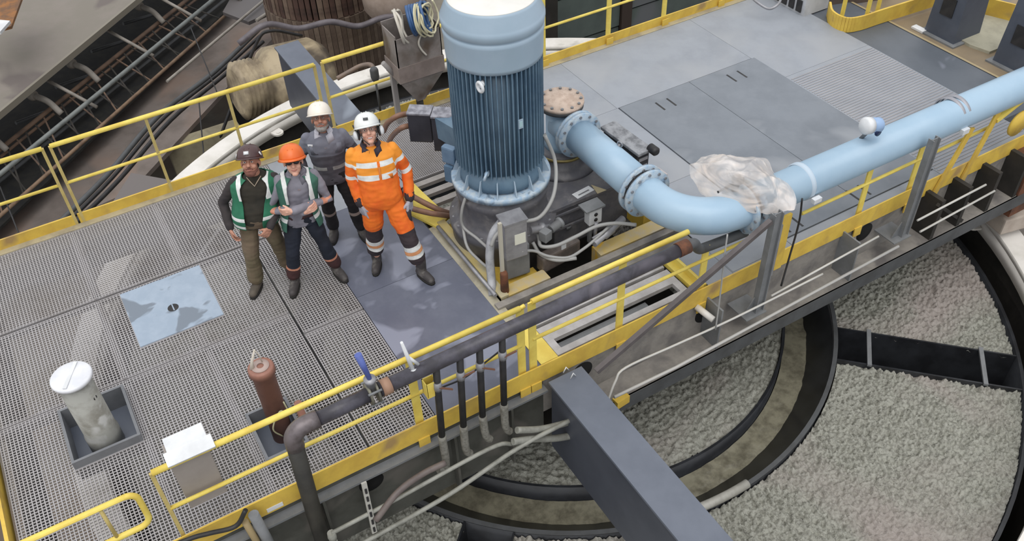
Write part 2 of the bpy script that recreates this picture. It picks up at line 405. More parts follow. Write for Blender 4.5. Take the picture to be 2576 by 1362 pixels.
# ---- hatch cover in the grating
h = thing('hatch_plate', (.14, 7.56, 0), 'pale blue-grey stained square cover plate set in the grating', 'hatch')
MB().obox((.145, 7.565, .001), (.84, .87, .02), bev=.003).build('cover', STAIN, h)
b = MB().lathe((.15, 7.5, .011), [(.055, 0), (.055, .003)], 24); b.build('hand_hole', BLACK, h)
MB().box(.144, .156, 7.452, 7.548, .012, .018).build('grip_bar', STAIN, h)
# ---- toe board at the left end
tb = thing('toe_board', (-1.71, 7, 0), 'yellow toe board along the left end of the grating', 'toe board')
MB().box(-1.73, -1.70, 4.84, 9.4, -.1, .11).build('board', YELB, tb)
# ---- blue-grey radial beams under the walkway
def rbeam(y0, y1, label):
    t = thing('box_beam', (3.07, y0, -.5), label, 'beam', None)
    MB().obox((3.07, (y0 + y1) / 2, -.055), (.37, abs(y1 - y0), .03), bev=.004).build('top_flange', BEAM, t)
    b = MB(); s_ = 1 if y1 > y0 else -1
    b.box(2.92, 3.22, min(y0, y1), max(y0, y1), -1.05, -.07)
    b.build('box_web', mat('shaded beam paint', (78, 82, 92), (70, 74, 84), .45, scale=2), t)  # side shading of the beam is put into this darker web colour
    return t
bt = rbeam(4.66, .6, 'long blue-grey box beam running from the walkway edge to the foreground over the froth')
rbeam(9.6, 12.15, 'blue-grey box beam beyond the far railing crossing the tank rim')
bc = MB()
for px, py in ((1442, 950), (1424, 935)):
    q = at_z(px, py, -.04); bc.tube([q + Vector((-.03, 0, 0)), q + Vector((0, 0, .06)), q + Vector((.03, 0, 0))], .007, 6)
bc.build('cable_clip', WHITE, bt)
# ================================================================== guard rails
def rail(name, label, y, x0, x1, zt, zm, posts, tops=None, post_w=.04, flat=True, toe=None, group=None, m_=YEL, mp=None, post_z=(-.2, None), ends=True, mids=None, skip_top=False):
    t = thing(name, ((x0 + x1) / 2, y, 0), label, 'guard rail', group)
    if not skip_top: MB().tube([((tops or (x0, x1))[0], y, zt), ((tops or (x0, x1))[1], y, zt)], .027, 12).build('top_rail', m_, t)
    a, c = mids or (x0, x1)
    MB().tube([(a, y, zm), (c, y, zm)], .0185, 8).build('mid_rail', m_, t)
    for x in posts:
        b = MB(); zt_ = zt; zt = .64 if abs(x - 4.78) < .01 else zt
        if flat: b.box(x - .038, x + .038, y - .008, y + .008, post_z[0], post_z[1] or zt)
        else: b.box(x - .016, x + .016, y - .016, y + .016, post_z[0], post_z[1] or zt)
        b.build('post', mp or m_, t); zt = zt_
        if flat:
            MB().box(x - .055, x + .055, y - .058, y - .045, post_z[0] - .02, post_z[0] + .1).build('post_foot', YELB, t)
    if toe:
        MB().box(toe[0], toe[1], toe[2], toe[3], toe[4], toe[5]).build('toe_board', YELB, t)
    return t
FY = 9.47
YELT = mat('thin pale yellow post paint', (206, 186, 118), (188, 168, 104), .55, scale=4)
rail('guard_rail', 'yellow two-bar guard rail section at the far left, left of the double post', FY, -3.4, -.42, 1.04, .55, (-2.2, -1.3, -.42), flat=False, toe=(-3.4, -.43, 9.455, 9.475, 0, .13), mp=YELT)
rail('guard_rail', 'yellow two-bar guard rail behind the four men', FY, -.34, 2.66, 1.04, .55, (-.34, .67, 1.6, 2.66), flat=False, toe=(-.38, 2.66, 9.455, 9.475, 0, .13), mp=YELT)
rail('guard_rail', 'yellow guard rail section behind the rusty hopper', FY, 2.76, 5.8, 1.04, .55, (2.76, 4.6), flat=False, toe=(2.7, 5.3, 9.455, 9.475, 0, .13), mp=YELT)
rail('guard_rail', 'yellow guard rail right of the motor along the far deck edge', FY, 5.84, 9.9, 1.04, .55, (5.84, 6.92, 7.9, 8.95), flat=True, toe=(5.7, 9.9, 9.455, 9.475, 0, .13), post_z=(0, None))
NY = 4.80
r1 = rail('guard_rail', 'yellow guard rail along the near deck edge, left of the double gate posts', NY, -.48, 2.69, .92, .45, (1.63, 2.69), toe=(-1.72, 2.75, 4.755, 4.77, -.12, .1))
MB().box(-.5, -.47, NY - .012, NY + .012, -.1, .92).build('post', YELT, r1)
r2 = rail('guard_rail', 'yellow guard rail in front of the gearbox, right of the double gate posts', NY, 2.81, 4.95, .94, .46, (2.81, 3.78, 4.78), tops=(2.81, 4.52), toe=(2.75, 5.5, 4.755, 4.77, -.12, .1), mids=(2.81, 5.45))
MB().tube([(2.69, NY, .92), (2.74, NY, .93)], .02, 8).build('bracket', YEL, r2)
rail('guard_rail', 'yellow guard rail under the long blue pipe on the right', NY, 5.9, 9.9, .95, .47, (6.97, 7.75), toe=(5.5, 9.9, 4.755, 4.77, -.12, .1), skip_top=True, mids=(6.05, 8.9), post_z=(-.2, .66))
gt = thing('gate_rail', (-1.1, NY, 0), 'yellow tube gate rail with rounded end at the bottom left', 'gate')
z0, z1, xr, rr_ = .39, .80, -.64, .09
pth = [Vector((-1.9, NY, z1)), Vector((xr - rr_, NY, z1))] + arc((xr - rr_, NY, z1 - rr_), rr_, 90, 0, (1, 0, 0), (0, 0, 1), 6) + arc((xr - rr_, NY, z0 + rr_), rr_, 0, -90, (1, 0, 0), (0, 0, 1), 6) + [Vector((-1.9, NY, z0))]
MB().tube(pth, .025, 10).build('loop_rail', YEL, gt)
MB().tube([(-.9, NY, z1), (-.9, NY, z0)], .015, 8).build('upright', YELT, gt)
# heavy yellow upright and its neighbours at the right
ys = thing('pipe_support', (5.66, 4.7, -.1), 'wide golden yellow upright plate holding the blue pipe', 'bracket', None)
MB().bar((5.66, 4.68, -.02), (5.66, 4.68, .7), .17, .03, (0, 1, 0)).build('plate', YELB, ys)
MB().bar((5.58, 4.66, -.02), (5.58, 4.66, .66), .02, .08, (0, 1, 0)).build('side_flange', GALV, ys)
ye = thing('rail_brace', (8.7, 4.75, 0), 'yellow frame of crossed flat bars at the right end under the pipe', 'frame')
MB().bar((8.15, 4.74, -.2), (8.45, 4.74, .66), .09, .02, (0, 1, 0)).build('flat_bar', YELB, ye)
MB().bar((8.62, 4.74, -.2), (8.86, 4.74, .74), .09, .02, (0, 1, 0)).build('flat_bar', YELB, ye)
MB().lathe((9.25, 4.7, .45), [(.001, 0), (.16, 0), (.16, .03), (.001, .03)], 24, (0, -1, 0)).build('round_plate', YELB, ye)
MB().bar((8.86, 4.74, .6), (9.5, 4.74, .84), .05, .05).build('arm', YEL, ye)

# ================================================================== big motor
MX, MY = 3.62, 6.74
mo = thing('electric_motor', (MX, MY, .74), 'tall upright blue finned electric motor on the gearbox', 'motor')
MB().lathe((MX, MY, 0), [(.40, .82), (.40, 2.3)], 48).build('stator_core', MOTB, mo)
b = MB(); NF = 58
for k in range(NF):
    a = 2 * PI * k / NF
    b.bar((MX + .425 * math.cos(a), MY + .425 * math.sin(a), 1.02), (MX + .425 * math.cos(a), MY + .425 * math.sin(a), 2.26), .062, .011, (math.sin(a), -math.cos(a), 0))
b.build('cooling_fins', MOTB, mo, kind='stuff')
MB().lathe((MX, MY, 0), [(.458, 2.2), (.462, 2.24), (.466, 2.42), (.474, 2.46), (.474, 2.50), (.462, 2.505), (.462, 2.515), (.476, 2.525), (.484, 2.57), (.484, 2.60), (.476, 2.612), (.47, 2.63), (.425, 2.74), (.415, 2.765)], 64).build('fan_cowl', MOTC, mo)
MB().lathe((MX, MY, 0), [(.415, 2.764), (.405, 2.772), (.3, 2.785), (.001, 2.79)], 64).build('cowl_top', mat('cream lit cowl top', (232, 230, 224), (222, 220, 214), .4, scale=2), mo)  # cream top, with the blown light from above put into its colour
MB().lathe((MX, MY, 0), [(.40, .84), (.44, .84), (.44, .9), (.42, 1.0), (.4, 1.02)], 48).build('end_shield', MOTB, mo)
MB().lathe((MX, MY, 0), [(.40, .745), (.52, .745), (.52, .80), (.50, .81), (.40, .81)], 64).build('mounting_flange', BLUEPD, mo)
for k in range(16):
    a = 2 * PI * (k + .5) / 16; u = Vector((math.cos(a), math.sin(a), 0)); c = Vector((MX, MY, 0)); w = Vector((-u.y, u.x, 0)) * .006
    b = MB(); b.slab([c + u * .41 + Vector((0, 0, .81)) - w, c + u * .505 + Vector((0, 0, .81)) - w, c + u * .445 + Vector((0, 0, .97)) - w, c + u * .41 + Vector((0, 0, .97)) - w], .012); b.build('gusset', MOTC, mo)
# lifting eyes
def torus(c, R_, r_, ax, n=18):
    ax = Vector(ax).normalized(); u = ax.orthogonal().normalized(); w = ax.cross(u)
    return [Vector(c) + (u * math.cos(2 * PI * k / n) + w * math.sin(2 * PI * k / n)) * R_ for k in range(n)]
ea = math.radians(-131)
def onmot(px, py, r_=.47):
    """point on the motor's side surface seen at a pixel"""
    v = _ray(px, py); a_ = v.x ** 2 + v.y ** 2; b_ = -2 * (v.x * MX + v.y * MY); c_ = MX ** 2 + MY ** 2 - r_ * r_
    s = (-b_ - math.sqrt(max(0, b_ * b_ - 4 * a_ * c_))) / (2 * a_); return Vector((s * v.x, s * v.y, H + s * v.z))
p = onmot(1210, 215, .47); n_ = Vector((p.x - MX, p.y - MY, 0)).normalized()
b = MB(); b.tube(torus(p + n_ * .03, .045, .016, Vector((n_.y, -n_.x, 0)) + n_ * 1.2), .016, 8, closed=True); b.cyl(p - n_ * .05, p + n_ * .0, .03, 12)
b.build('lifting_eye', WHITE, mo, label='white painted lifting eye')
p = onmot(1224, 440, .45); n_ = Vector((p.x - MX, p.y - MY, 0)).normalized()
b = MB(); b.tube(torus(p + n_ * .03, .04, .013, Vector((n_.y, -n_.x, .3))), .013, 8, closed=True); b.cyl(p - n_ * .05, p, .025, 12)
b.build('lifting_eye', BLUEPD, mo)
p = onmot(1310, 312, .462); n_ = Vector((p.x - MX, p.y - MY, 0)).normalized()
MB().obox(p, (.01, .05, .1), math.atan2(n_.y, n_.x)).build('nameplate', MOTC, mo)
MB().obox(p + n_ * .006, (.004, .03, .06), math.atan2(n_.y, n_.x)).build('rating_label', mat('pale label', (170, 200, 206), None, .4), mo)
# terminal box on the far-left side
tbm = mat('black grey box paint', (66, 66, 74), (54, 54, 62), .4, scale=3); tbl = mat('dusty lid', (160, 160, 168), (116, 116, 124), .6, scale=12)
b = MB(); b.obox((3.32, 8.0, .78), (.26, .18, .36), math.radians(-38), bev=.01); b.build('terminal_box', tbm, mo)
b = MB(); b.obox((3.52, 7.80, .74), (.26, .2, .44), math.radians(-38), bev=.01); b.build('terminal_box', tbm, mo)
b = MB(); b.obox((3.32, 8.0, .97), (.27, .19, .02), math.radians(-38)); b.obox((3.52, 7.8, .97), (.27, .21, .02), math.radians(-38)); b.build('box_lid', tbl, mo)
b = MB(); b.bar((3.52, 7.78, .84), (MX, MY + .38, .9), .26, .26); b.build('box_neck', MOTB, mo)
# side bracket low on the left
p = Vector((3.22, 7.1, .95)); b = MB(); b.obox(p, (.08, .16, .2), .5, bev=.02); b.obox(p + Vector((-.03, -.02, -.22)), (.05, .1, .2), .5); b.build('side_bracket', mat('bracket blue', (116, 142, 168), (96, 124, 150), .5), mo)

# ================================================================== gearbox
gb = thing('gearbox', (4.3, 6.9, -.3), 'dusty dark grey gearbox under the blue motor', 'gearbox')
MB().lathe((MX, MY, 0), [(.56, -.4), (.56, .18), (.58, .2), (.58, .28), (.50, .32), (.47, .36), (.47, .56), (.49, .6), (.49, .66), (.46, .68), (.46, .745)], 64).build('input_housing', GEAR, gb)
for k in range(20):
    a = 2 * PI * k / 20
    MB().lathe((MX + .54 * math.cos(a), MY + .54 * math.sin(a), .28), [(.018, 0), (.018, .022), (.001, .022)], 6, sm=False).build('bolt', GALV, gb)
MB().obox((4.52, 6.98, .0), (1.16, 1.16, .56), bev=.03).build('main_housing', GEAR, gb)
MB().obox((4.52, 6.98, .30), (1.2, 1.2, .05), bev=.008).build('housing_cover', GEAR, gb)
b = MB()
for y in (6.37,):
    for z in (.24, .05): b.box(3.98, 4.6, y - .02, y, z - .012, z + .012)
b.build('cast_rib', GEAR, gb)
MB().lathe((4.6, 7.1, 0), [(.42, .32), (.40, .36), (.34, .40), (.30, .40), (.29, .5), (.27, .56)], 48).build('output_hub', GEAR, gb)
MB().lathe((4.6, 7.1, 0), [(.285, .5), (.30, .5), (.30, .53), (.285, .53)], 48, caps=False).build('brass_ring', mat('brass', (168, 152, 96), (120, 108, 76), .4, .5), gb)
q = at_z(1467, 484, .326); MB().obox(q, (.24, .1, .004), .12).build('name_label', WHITE, gb)
MB().obox(q + Vector((0, -.01, .003)), (.15, .018, .002), .12).build('label_strip', mat('grey print', (120, 120, 124), None), gb)
q = at_z(1497, 475, .326); MB().slab([q + Vector((-.03, -.09, .004)), q + Vector((.09, -.09, .004)), q + Vector((.0, .08, .004))], .004).build('warning_label', mat('faded warning label', (190, 176, 140), None), gb)
q = at_y(1428, 570, 6.38); b = MB(); b.lathe(q, [(.03, 0), (.03, .03), (.001, .03)], 12, (0, -1, 0)); b.build('plug', GREY, gb)
# little panel with two round switches on its right front
q = at_y(1492, 540, 6.1)
sp = thing('switch_box', q, 'small white-faced control box with two black dots by the gearbox', 'switch')
MB().obox(q, (.16, .1, .2), bev=.01).build('box', WHITE, sp)
MB().obox(q + Vector((-.02, -.0, .13)), (.24, .16, .02)).build('hood', GREY, sp)
for dz in (-.035, .035): MB().lathe(q + Vector((.0, -.051, dz)), [(.022, 0), (.022, .006), (.001, .006)], 14, (0, -1, 0)).build('dial', BLACK, sp)
MB().box(q.x - .02, q.x + .02, q.y + .04, q.y + .07, -.1, q.z + .1).build('stand', GREY, sp)

# ---- skid frame (yellow base)
sk = thing('base_frame', (4.1, 6.6, -.1), 'yellow steel base frame around the gearbox', 'frame')
MB().box(3.03, 3.12, 5.78, 7.2, -.25, .05).build('side_beam', mat('worn beige-yellow beam', (196, 178, 118), (176, 168, 140), .6, scale=5), sk)
MB().box(3.14, 3.36, 5.9, 7.2, -.25, -.05).build('side_plate', YELB, sk)
DYB = mat('dusty yellow beam', (196, 172, 108), (180, 170, 150), .65, scale=4, c3=(210, 168, 60), s3=2)
MB().box(3.03, 3.62, 5.78, 5.93, -.25, .03).build('front_beam', DYB, sk)
MB().box(4.25, 5.22, 5.78, 5.95, -.25, .03).build('front_beam', DYB, sk)
MB().box(3.03, 3.6, 5.94, 6.1, -.25, -.06).build('inner_plate', YELB, sk)
MB().box(5.05, 5.2, 6.1, 7.3, -.25, .0).build('side_beam', YELB, sk)
MB().box(3.02, 3.12, 7.2, 8.06, -.2, .02).build('corner_plate', YEL, sk)
q = at_z(1018, 503, .02)
b = MB(); b.slab([at_z(1030, 450, .03), at_z(1015, 470, .03), at_z(1018, 530, .03), at_z(1100, 572, .03), at_z(1130, 545, .03), at_z(1060, 480, .03)], .03, (0, 0, 1)); b.build('yellow_gusset', YEL, sk)
MB().tube([(2.99, 7.1, .07), (2.99, 5.82, .07)], .022, 8).build('edge_tube', GALV, sk)

# ---- junction box and stand in front
jb = at_z(1300, 700, 0.0)
jx, jy = 3.33, 6.02
jt = thing('junction_box', (jx, jy, 0), 'grey metal junction box with a white sticker on a stand before the gearbox', 'box')
MB().obox((jx, jy, .56), (.24, .18, .46), math.radians(-6), bev=.012).build('enclosure', GALV, jt)
MB().obox((jx - .0, jy - .0, .80), (.26, .2, .02), math.radians(-6)).build('rain_lid', GALV, jt)
MB().obox((jx + .03, jy - .095, .58), (.12, .004, .13), math.radians(-6)).build('sticker', mat('cream sticker', (222, 222, 208), None), jt)
MB().obox((jx + .05, jy + .06, .2), (.26, .16, .4), math.radians(-6), bev=.01).build('pedestal', GREY, jt)
pp = thing('support_post', (3.12, 5.88, 0), 'pale upright channel post with a rusty foot left of the junction box', 'post')
MB().box(3.10, 3.135, 5.87, 5.9, .0, .92).build('channel', mat('pale channel', (186, 182, 168), None), pp)
MB().lathe((3.12, 5.86, -.02), [(.045, 0), (.04, .3), (.03, .32)], 12).build('rusty_foot', RUST, pp)

# ================================================================== blue pipework
PZ = .85; PY = 4.88; PR = .185
bp = thing('air_pipe', (4.6, 7.1, .56), 'light blue flanged pipe from the gearbox bending along the near deck edge', 'pipe')
MB().lathe((4.6, 7.1, 0), [(.2, .56), (.17, .6), (.17, 1.06)], 40).build('riser', BLUEP, bp)
MB().lathe((4.6, 7.1, 0), [(.245, 1.06), (.245, 1.10), (.001, 1.10)], 40).build('riser_flange', GREYD, bp)
MB().lathe((4.6, 7.1, 0), [(.25, 1.10), (.25, 1.135), (.001, 1.137)], 40).build('blind_flange', mat('peach primer flange', (206, 186, 170), (184, 162, 146), .7, scale=12), bp, label='pale peach blind flange')
b0 = MB().lathe((4.6 + .215, 7.1, 1.137), [(.018, 0), (.018, .014), (.001, .014)], 6, sm=False).build('bolt', GREY, bp)
copies(b0, [(4.6 + .215 * math.cos(2 * PI * k / 12), 7.1 + .215 * math.sin(2 * PI * k / 12), 1.144) for k in range(1, 12)])
BX = 4.62
def pflange(c, ax, r0=.185, r1=.265, th=.035, nb=12, par=bp, m_=BLUEPD):
    ax = Vector(ax).normalized(); c = Vector(c)
    MB().lathe(c - ax * th / 2, [(r0 - .02, 0), (r1, 0), (r1, th), (r0 - .02, th)], 40, ax, caps=False).build('flange', m_, par)
    u = ax.orthogonal().normalized(); w = ax.cross(u); rb = (r0 + r1) / 2 + .008
    ps = [c + (u * math.cos(2 * PI * (k + .5) / nb) + w * math.sin(2 * PI * (k + .5) / nb)) * rb for k in range(nb)]
    o = MB().lathe(ps[0] - ax * (th / 2 + .012), [(.016, 0), (.016, th + .024)], 6, ax, sm=False).build('bolt', GALV, par)
    copies(o, [WP[o.name] + (p - ps[0]) for p in ps[1:]])
MB().tube([(4.6, 7.1, PZ), (BX, 6.8, PZ)], PR, 32).build('branch', BLUEP, bp)
pflange((BX, 6.82, PZ), (0, 1, 0)); pflange((BX, 6.77, PZ), (0, 1, 0))
MB().tube([(BX, 6.79, PZ), (BX, 5.68, PZ)], PR, 40).build('straight_run', BLUEP, bp)
pflange((BX, 5.66, PZ), (0, 1, 0)); MB().lathe((BX, 5.60, PZ), [(.22, 0), (.22, .05)], 32, (0, 1, 0)).build('gasket', BLACK, bp); pflange((BX, 5.56, PZ), (0, 1, 0))
ER = .56
el = [Vector((BX, 5.56, PZ))] + arc((BX + ER, PY + ER, PZ), ER, 180, 270, (1, 0, 0), (0, 1, 0), 16) + [Vector((BX + ER + .05, PY, PZ))]
MB().tube(el, PR, 40, cap=False).build('elbow', BLUEP, bp)
xe = BX + ER + .06
pflange((xe, PY, PZ), (1, 0, 0)); MB().lathe((xe + .02, PY, PZ), [(.205, 0), (.205, .07)], 32, (1, 0, 0)).build('butterfly_valve', BLACK, bp); pflange((xe + .11, PY, PZ), (1, 0, 0))
MB().tube([(xe + .1, PY, PZ), (12.5, PY - .06, PZ)], PR, 40).build('long_run', BLUEP, bp)
MB().lathe((5.98, PY, PZ), [(.185, 0), (.198, .01), (.198, .055), (.185, .065)], 40, (1, 0, 0), caps=False).build('coupling_clamp', mat('pale coupling', (186, 202, 216), None), bp)
q = Vector((6.04, PY - .22, PZ - .1)); MB().obox(q, (.1, .05, .05)).build('clamp_lug', WHITE, bp)
for x in (8.14, 8.22):
    MB().lathe((x, PY, PZ), [(.19, 0), (.205, .01), (.205, .04), (.19, .05)], 40, (1, 0, 0), caps=False).build('coupling_ring', mat('grey coupling', (160, 160, 166), None, .4, .3), bp)
MB().obox((8.2, PY - .21, PZ - .1), (.1, .05, .06)).build('clamp_lug', WHITE, bp)
b = MB(); q = Vector((4.74, 6.2, 1.02)); b.tube(torus(q, .03, .008, (1, .3, 0)), .009, 6, closed=True); b.cyl(q + Vector((-.03, 0, -.04)), q + Vector((0, 0, 0)), .014, 8); b.build('lifting_lug', GALV, bp)
# plastic sheet bundled over the valve and instrument
ps_ = thing('plastic_sheet', (5.4, 5.1, .9), 'crumpled translucent white plastic sheet wrapped over a valve on the blue pipe', 'plastic sheet')
outl = [(1733, 418), (1748, 400), (1790, 387), (1860, 390), (1915, 396), (1948, 418), (1965, 452), (2000, 478), (2000, 520), (1960, 528), (1900, 532), (1850, 520), (1800, 505), (1770, 485), (1745, 452)]
cen = at_z(1862, 440, 1.3)
b = bmesh.new(); rings = []; NR = 26
O = [at_z(x, y, .97 if y > 470 else 1.02) for x, y in outl]; O2 = smooth(O + [O[0]], 9)[:-1]
rg = lambda q, f_, o_: 1 - 2 * abs(noise.noise(Vector((q.x * f_ + o_, q.y * f_, o_))))
for i in range(NR + 1):
    t = i / NR; row = []
    for k, p_ in enumerate(O2):
        q = cen.lerp(p_, t); a = 2 * PI * k / len(O2)
        q.z += .07 * math.sin(PI * t) + .05 * (rg(q, 3.2, 3) - .6) + .008 * (rg(q, 9, 8) - .6) - .04 * t * abs(math.sin(a * 3.5))
        q.x += .02 * noise.noise(Vector((q.x * 9, q.y * 9, 7)))
        row.append(b.verts.new(q))
        if i == 0: break
    rings.append(row)
n = len(O2)
for k in range(n): fc = b.faces.new((rings[0][0], rings[1][k], rings[1][(k + 1) % n])); fc.smooth = True
for i in range(1, NR):
    for k in range(n): fc = b.faces.new((rings[i][k], rings[i + 1][k], rings[i + 1][(k + 1) % n], rings[i][(k + 1) % n])); fc.smooth = True
me = bpy.data.meshes.new('sheet'); b.to_mesh(me); b.free()
PL = mat('milky plastic', (232, 226, 222), (240, 226, 214), .25, scale=3, bump=.25, bscale=14)
N = PL.node_tree.nodes; L = PL.node_tree.links; pb = N['Principled BSDF']; nz = N.new('ShaderNodeTexNoise'); nz.inputs['Scale'].default_value = 3.2; nz.inputs['Distortion'].default_value = 1.2
mr = N.new('ShaderNodeMapRange'); mr.inputs[1].default_value = .38; mr.inputs[2].default_value = .6; mr.inputs[3].default_value = .38; mr.inputs[4].default_value = .84
L.new(nz.outputs['Fac'], mr.inputs[0]); L.new(mr.outputs[0], pb.inputs['Alpha']); pb.inputs['Subsurface Weight'].default_value = .0
link_mesh('sheet', me, PL, ps_)
# valve under the sheet
vv = thing('pipe_valve', (5.2, 5.05, 1.0), 'grey valve half hidden under the plastic sheet', 'valve')
MB().lathe((5.24, PY + .1, PZ + .16), [(.05, 0), (.05, .1), (.06, .11), (.06, .14), (.03, .15)], 20).build('body', GREY, vv)
b = MB(); b.tube([(5.24, PY + .1, 1.1), (5.02, PY + .12, 1.06)], .012, 6); b.build('lever', BLACK, vv)
# flow transmitter on the pipe
tr = thing('pressure_transmitter', at_z(2195, 322, 1.34), 'small white and blue round instrument standing on the blue pipe', 'instrument')
c = at_y(2190, 318, PY + .06); c = at_z(2190, 316, 1.24)
ax = Vector((-.93, .12, .2)).normalized()
MB().lathe(c - ax * .13, [(.001, 0), (.062, 0), (.078, .02), (.078, .14)], 24, ax).build('housing', mat('instrument blue', (150, 178, 214), None, .3), tr)
MB().lathe(c + ax * .01, [(.088, 0), (.088, .06), (.07, .08), (.001, .082)], 24, ax).build('cap', WHITE, tr)
MB().lathe(c - ax * .05 + Vector((0, -.06, -.045)), [(.045, 0), (.045, .012), (.001, .012)], 16, (0, -1, .1)).build('dark_window', mat('deep blue window', (24, 44, 84), None, .2), tr)
MB().tube([c + Vector((.02, 0, -.05)), Vector((c.x + .04, PY + .06, PZ + .16))], .02, 10).build('stem', GREY, tr)
# ---- grey posts holding the pipe outboard
def gpost(x, y, lean, zb, label, zt=.98, w=.1):
    t = thing('pipe_stand', (x, y, zb), label, 'post')
    b = MB(); b.box(x - .05, x + .05, y - .005, y + .005, zb, zt); b.box(x - .055, x - .045, y - .03, y + .04, zb, zt); b.box(x + .045, x + .055, y - .03, y + .04, zb, zt); b.build('channel', GREY, t)
    b = MB(); b.slab([(x - .16, y + .02, zb), (x - .04, y + .02, zb + .0), (x - .04, y + .02, zb + .22)], .012); b.box(x - .2, x + .07, y - .06, y + .24, zb - .012, zb); b.build('foot_bracket', GREY, t)
    return t
gpost(5.36, 4.52, 0, -.32, 'grey steel channel post under the blue pipe, left one near the bracket')
gpost(7.52, 4.55, 0, -.32, 'grey steel channel post under the blue pipe, right one')
dg = thing('diagonal_brace', (4.2, 4.5, 0), 'dark diagonal steel angle brace below the blue pipe', 'brace')
P0 = Vector((5.28, 4.52, .92)); P1 = at_y(1500, 935, 4.47)
MB().bar(P0, P1, .05, .05).build('angle', mat('brown grey angle steel', (98, 92, 92), (84, 78, 78), .6), dg)
rd = thing('drop_cable', (5.1, 4.5, 0), 'thin grey drop cable hanging in front of the toe board below the elbow', 'cable')
MB().tube(smooth([at_y(1830, 590, 4.6), at_y(1822, 650, 4.55), at_y(1812, 740, 4.5), at_y(1800, 830, 4.45)]), .009, 6).build('strand', CAB, rd)
tag(MB().tube(smooth([at_y(2018, 500, 4.62), at_y(2010, 560, 4.6), at_y(1985, 650, 4.56), at_y(1965, 720, 4.5)]), .011, 6).build('instrument_cable', BLACK), 'black cable running down beside the golden upright plate', 'cable')
# ---- conduits along the girder
tag(MB().tube(smooth([at_y(1528, 1012, 4.4), at_y(1548, 960, 4.44), at_y(1575, 925, 4.47), at_y(1700, 868, 4.48)] + [Vector((x, 4.48, -.2)) for x in (5.0, 6.2)], 6), .012, 8).build('conduit', mat('white conduit', (196, 194, 188), None, .5)), 'thin upper white conduit on the girder bending down at its left end', 'conduit')
tag(MB().tube([at_y(1545, 1000, 4.44), at_y(1700, 925, 4.46), at_y(2260, 620, 4.46)], .017, 8).build('conduit', mat('galvanised conduit', (186, 184, 180), None, .5)), 'thicker lower grey conduit along the girder over the froth', 'conduit')
tag(MB().tube([at_y(1940, 745, 4.5), at_y(2210, 595, 4.5)], .012, 8).build('conduit', mat('white conduit', (196, 194, 188), None)), 'thin conduit stub between the two grey posts', 'conduit')
for k, (dx, dy) in enumerate(((0, 0), (22, 26))):
    tag(MB().tube([at_y(2308 + dx * .3, 555 + dy * 1.1, 4.45), at_y(2480 + dx, 465 + dy * .6, 4.45)], .013, 8).build('conduit', mat('white conduit', (196, 194, 188), None)), ('upper' if k == 0 else 'lower') + ' pale conduit of the pair right of the right grey post', 'conduit')

q = at_y(1562, 1008, 4.5); tag(MB().obox(q, (.16, .08, .1), .1).build('yellow_bracket', YELB), 'small yellow bracket below the conduits beside the box beam', 'bracket')
q = at_y(1752, 772, 4.76); tag(MB().tube([q, q + Vector((.06, -.2, -.05))], .035, 12).build('pipe_stub', RIM), 'pale pipe stub poking out of the girder below the yellow beam', 'pipe')
# ================================================================== oil cooler behind the pipe
oc = thing('oil_cooler', (5.2, 6.9, .3), 'dark grey box-shaped cooler with a black round motor behind the blue pipe', 'cooler')
A = at_z(1530, 318, .8); B = at_z(1612, 378, .8); u = (B - A); u.z = 0; Lh = u.length; u.normalize(); w = Vector((-u.y, u.x, 0))
cc = (A + B) / 2 + w * .03; ang = math.atan2(u.y, u.x)
MB().obox(cc + Vector((0, 0, -.02)), (Lh + .1, .2, .04), ang, bev=.01).build('top_cover', mat('dusty cooler top', (150, 152, 156), (104, 106, 110), .6, scale=9), oc)
MB().obox(cc + Vector((0, 0, -.28)), (Lh + .02, .17, .5), ang, bev=.01).build('casing', mat('cooler casing', (52, 52, 56), (40, 40, 44), .6), oc)
for k in range(5):
    MB().obox(cc - w * .09 + Vector((0, 0, -.1 - .08 * k)), (Lh * .8, .01, .025), ang).build('vent_slat', GREYD, oc)
for k in range(3):
    MB().obox(cc + u * (Lh / 2 + .015) + Vector((0, 0, -.12 - .1 * k)), (.01, .12, .04), ang).build('end_slot', GALV, oc)
b = MB(); b.lathe(cc + u * (Lh / 2 + .02) + w * .08 + Vector((0, 0, .0)), [(.05, 0), (.05, .1), (.03, .12)], 18, u); b.build('fan_motor', BLACK, oc)
q = at_z(1655, 440, .5); 
b = MB(); b.obox(q, (.16, .14, .06), ang, bev=.01); b.box(q.x - .02, q.x + .02, q.y, q.y + .03, 0, q.z); 
tag(b.build('sensor_box', mat('pale pink-grey box', (190, 180, 178), None)), 'small pale sensor box beside the blue elbow flange', 'box')

# ================================================================== cables and hoses round the gearbox
def cable(pts, r_, m_, label, cat='cable', name='cable', group=None, n=6, seg=8):
    o = MB().tube(smooth([at_z(*p) for p in pts], n), r_, seg).build(name, m_); tag(o, label, cat, group); return o
cable([(1370, 340, 1.3), (1395, 400, 1.0), (1398, 460, .85), (1385, 510, .72), (1352, 550, .6), (1290, 562, .62), (1250, 590, .6), (1235, 620, .5)], .02, CAB, 'light grey cable looping down the right side of the motor flange')
cable([(1165, 400, .98), (1180, 435, .9), (1176, 480, .8), (1162, 530, .6), (1165, 570, .4), (1200, 600, .35), (1228, 625, .35)], .016, CAB, 'light grey cable looping down the left side of the motor')
cable([(1163, 560, .4), (1175, 620, .25), (1205, 655, .15), (1235, 680, .1)], .016, CAB, 'grey cable curving down behind the taped conduit')
cable([(1262, 558, .6), (1240, 590, .55), (1232, 640, .35), (1236, 700, .1), (1240, 745, .0)], .045, mat('wrapped silver conduit', (176, 178, 182), (150, 152, 158), .5, scale=10), 'thick silver wrapped conduit rising at the front corner of the base frame', 'conduit', 'wrapped_conduit')
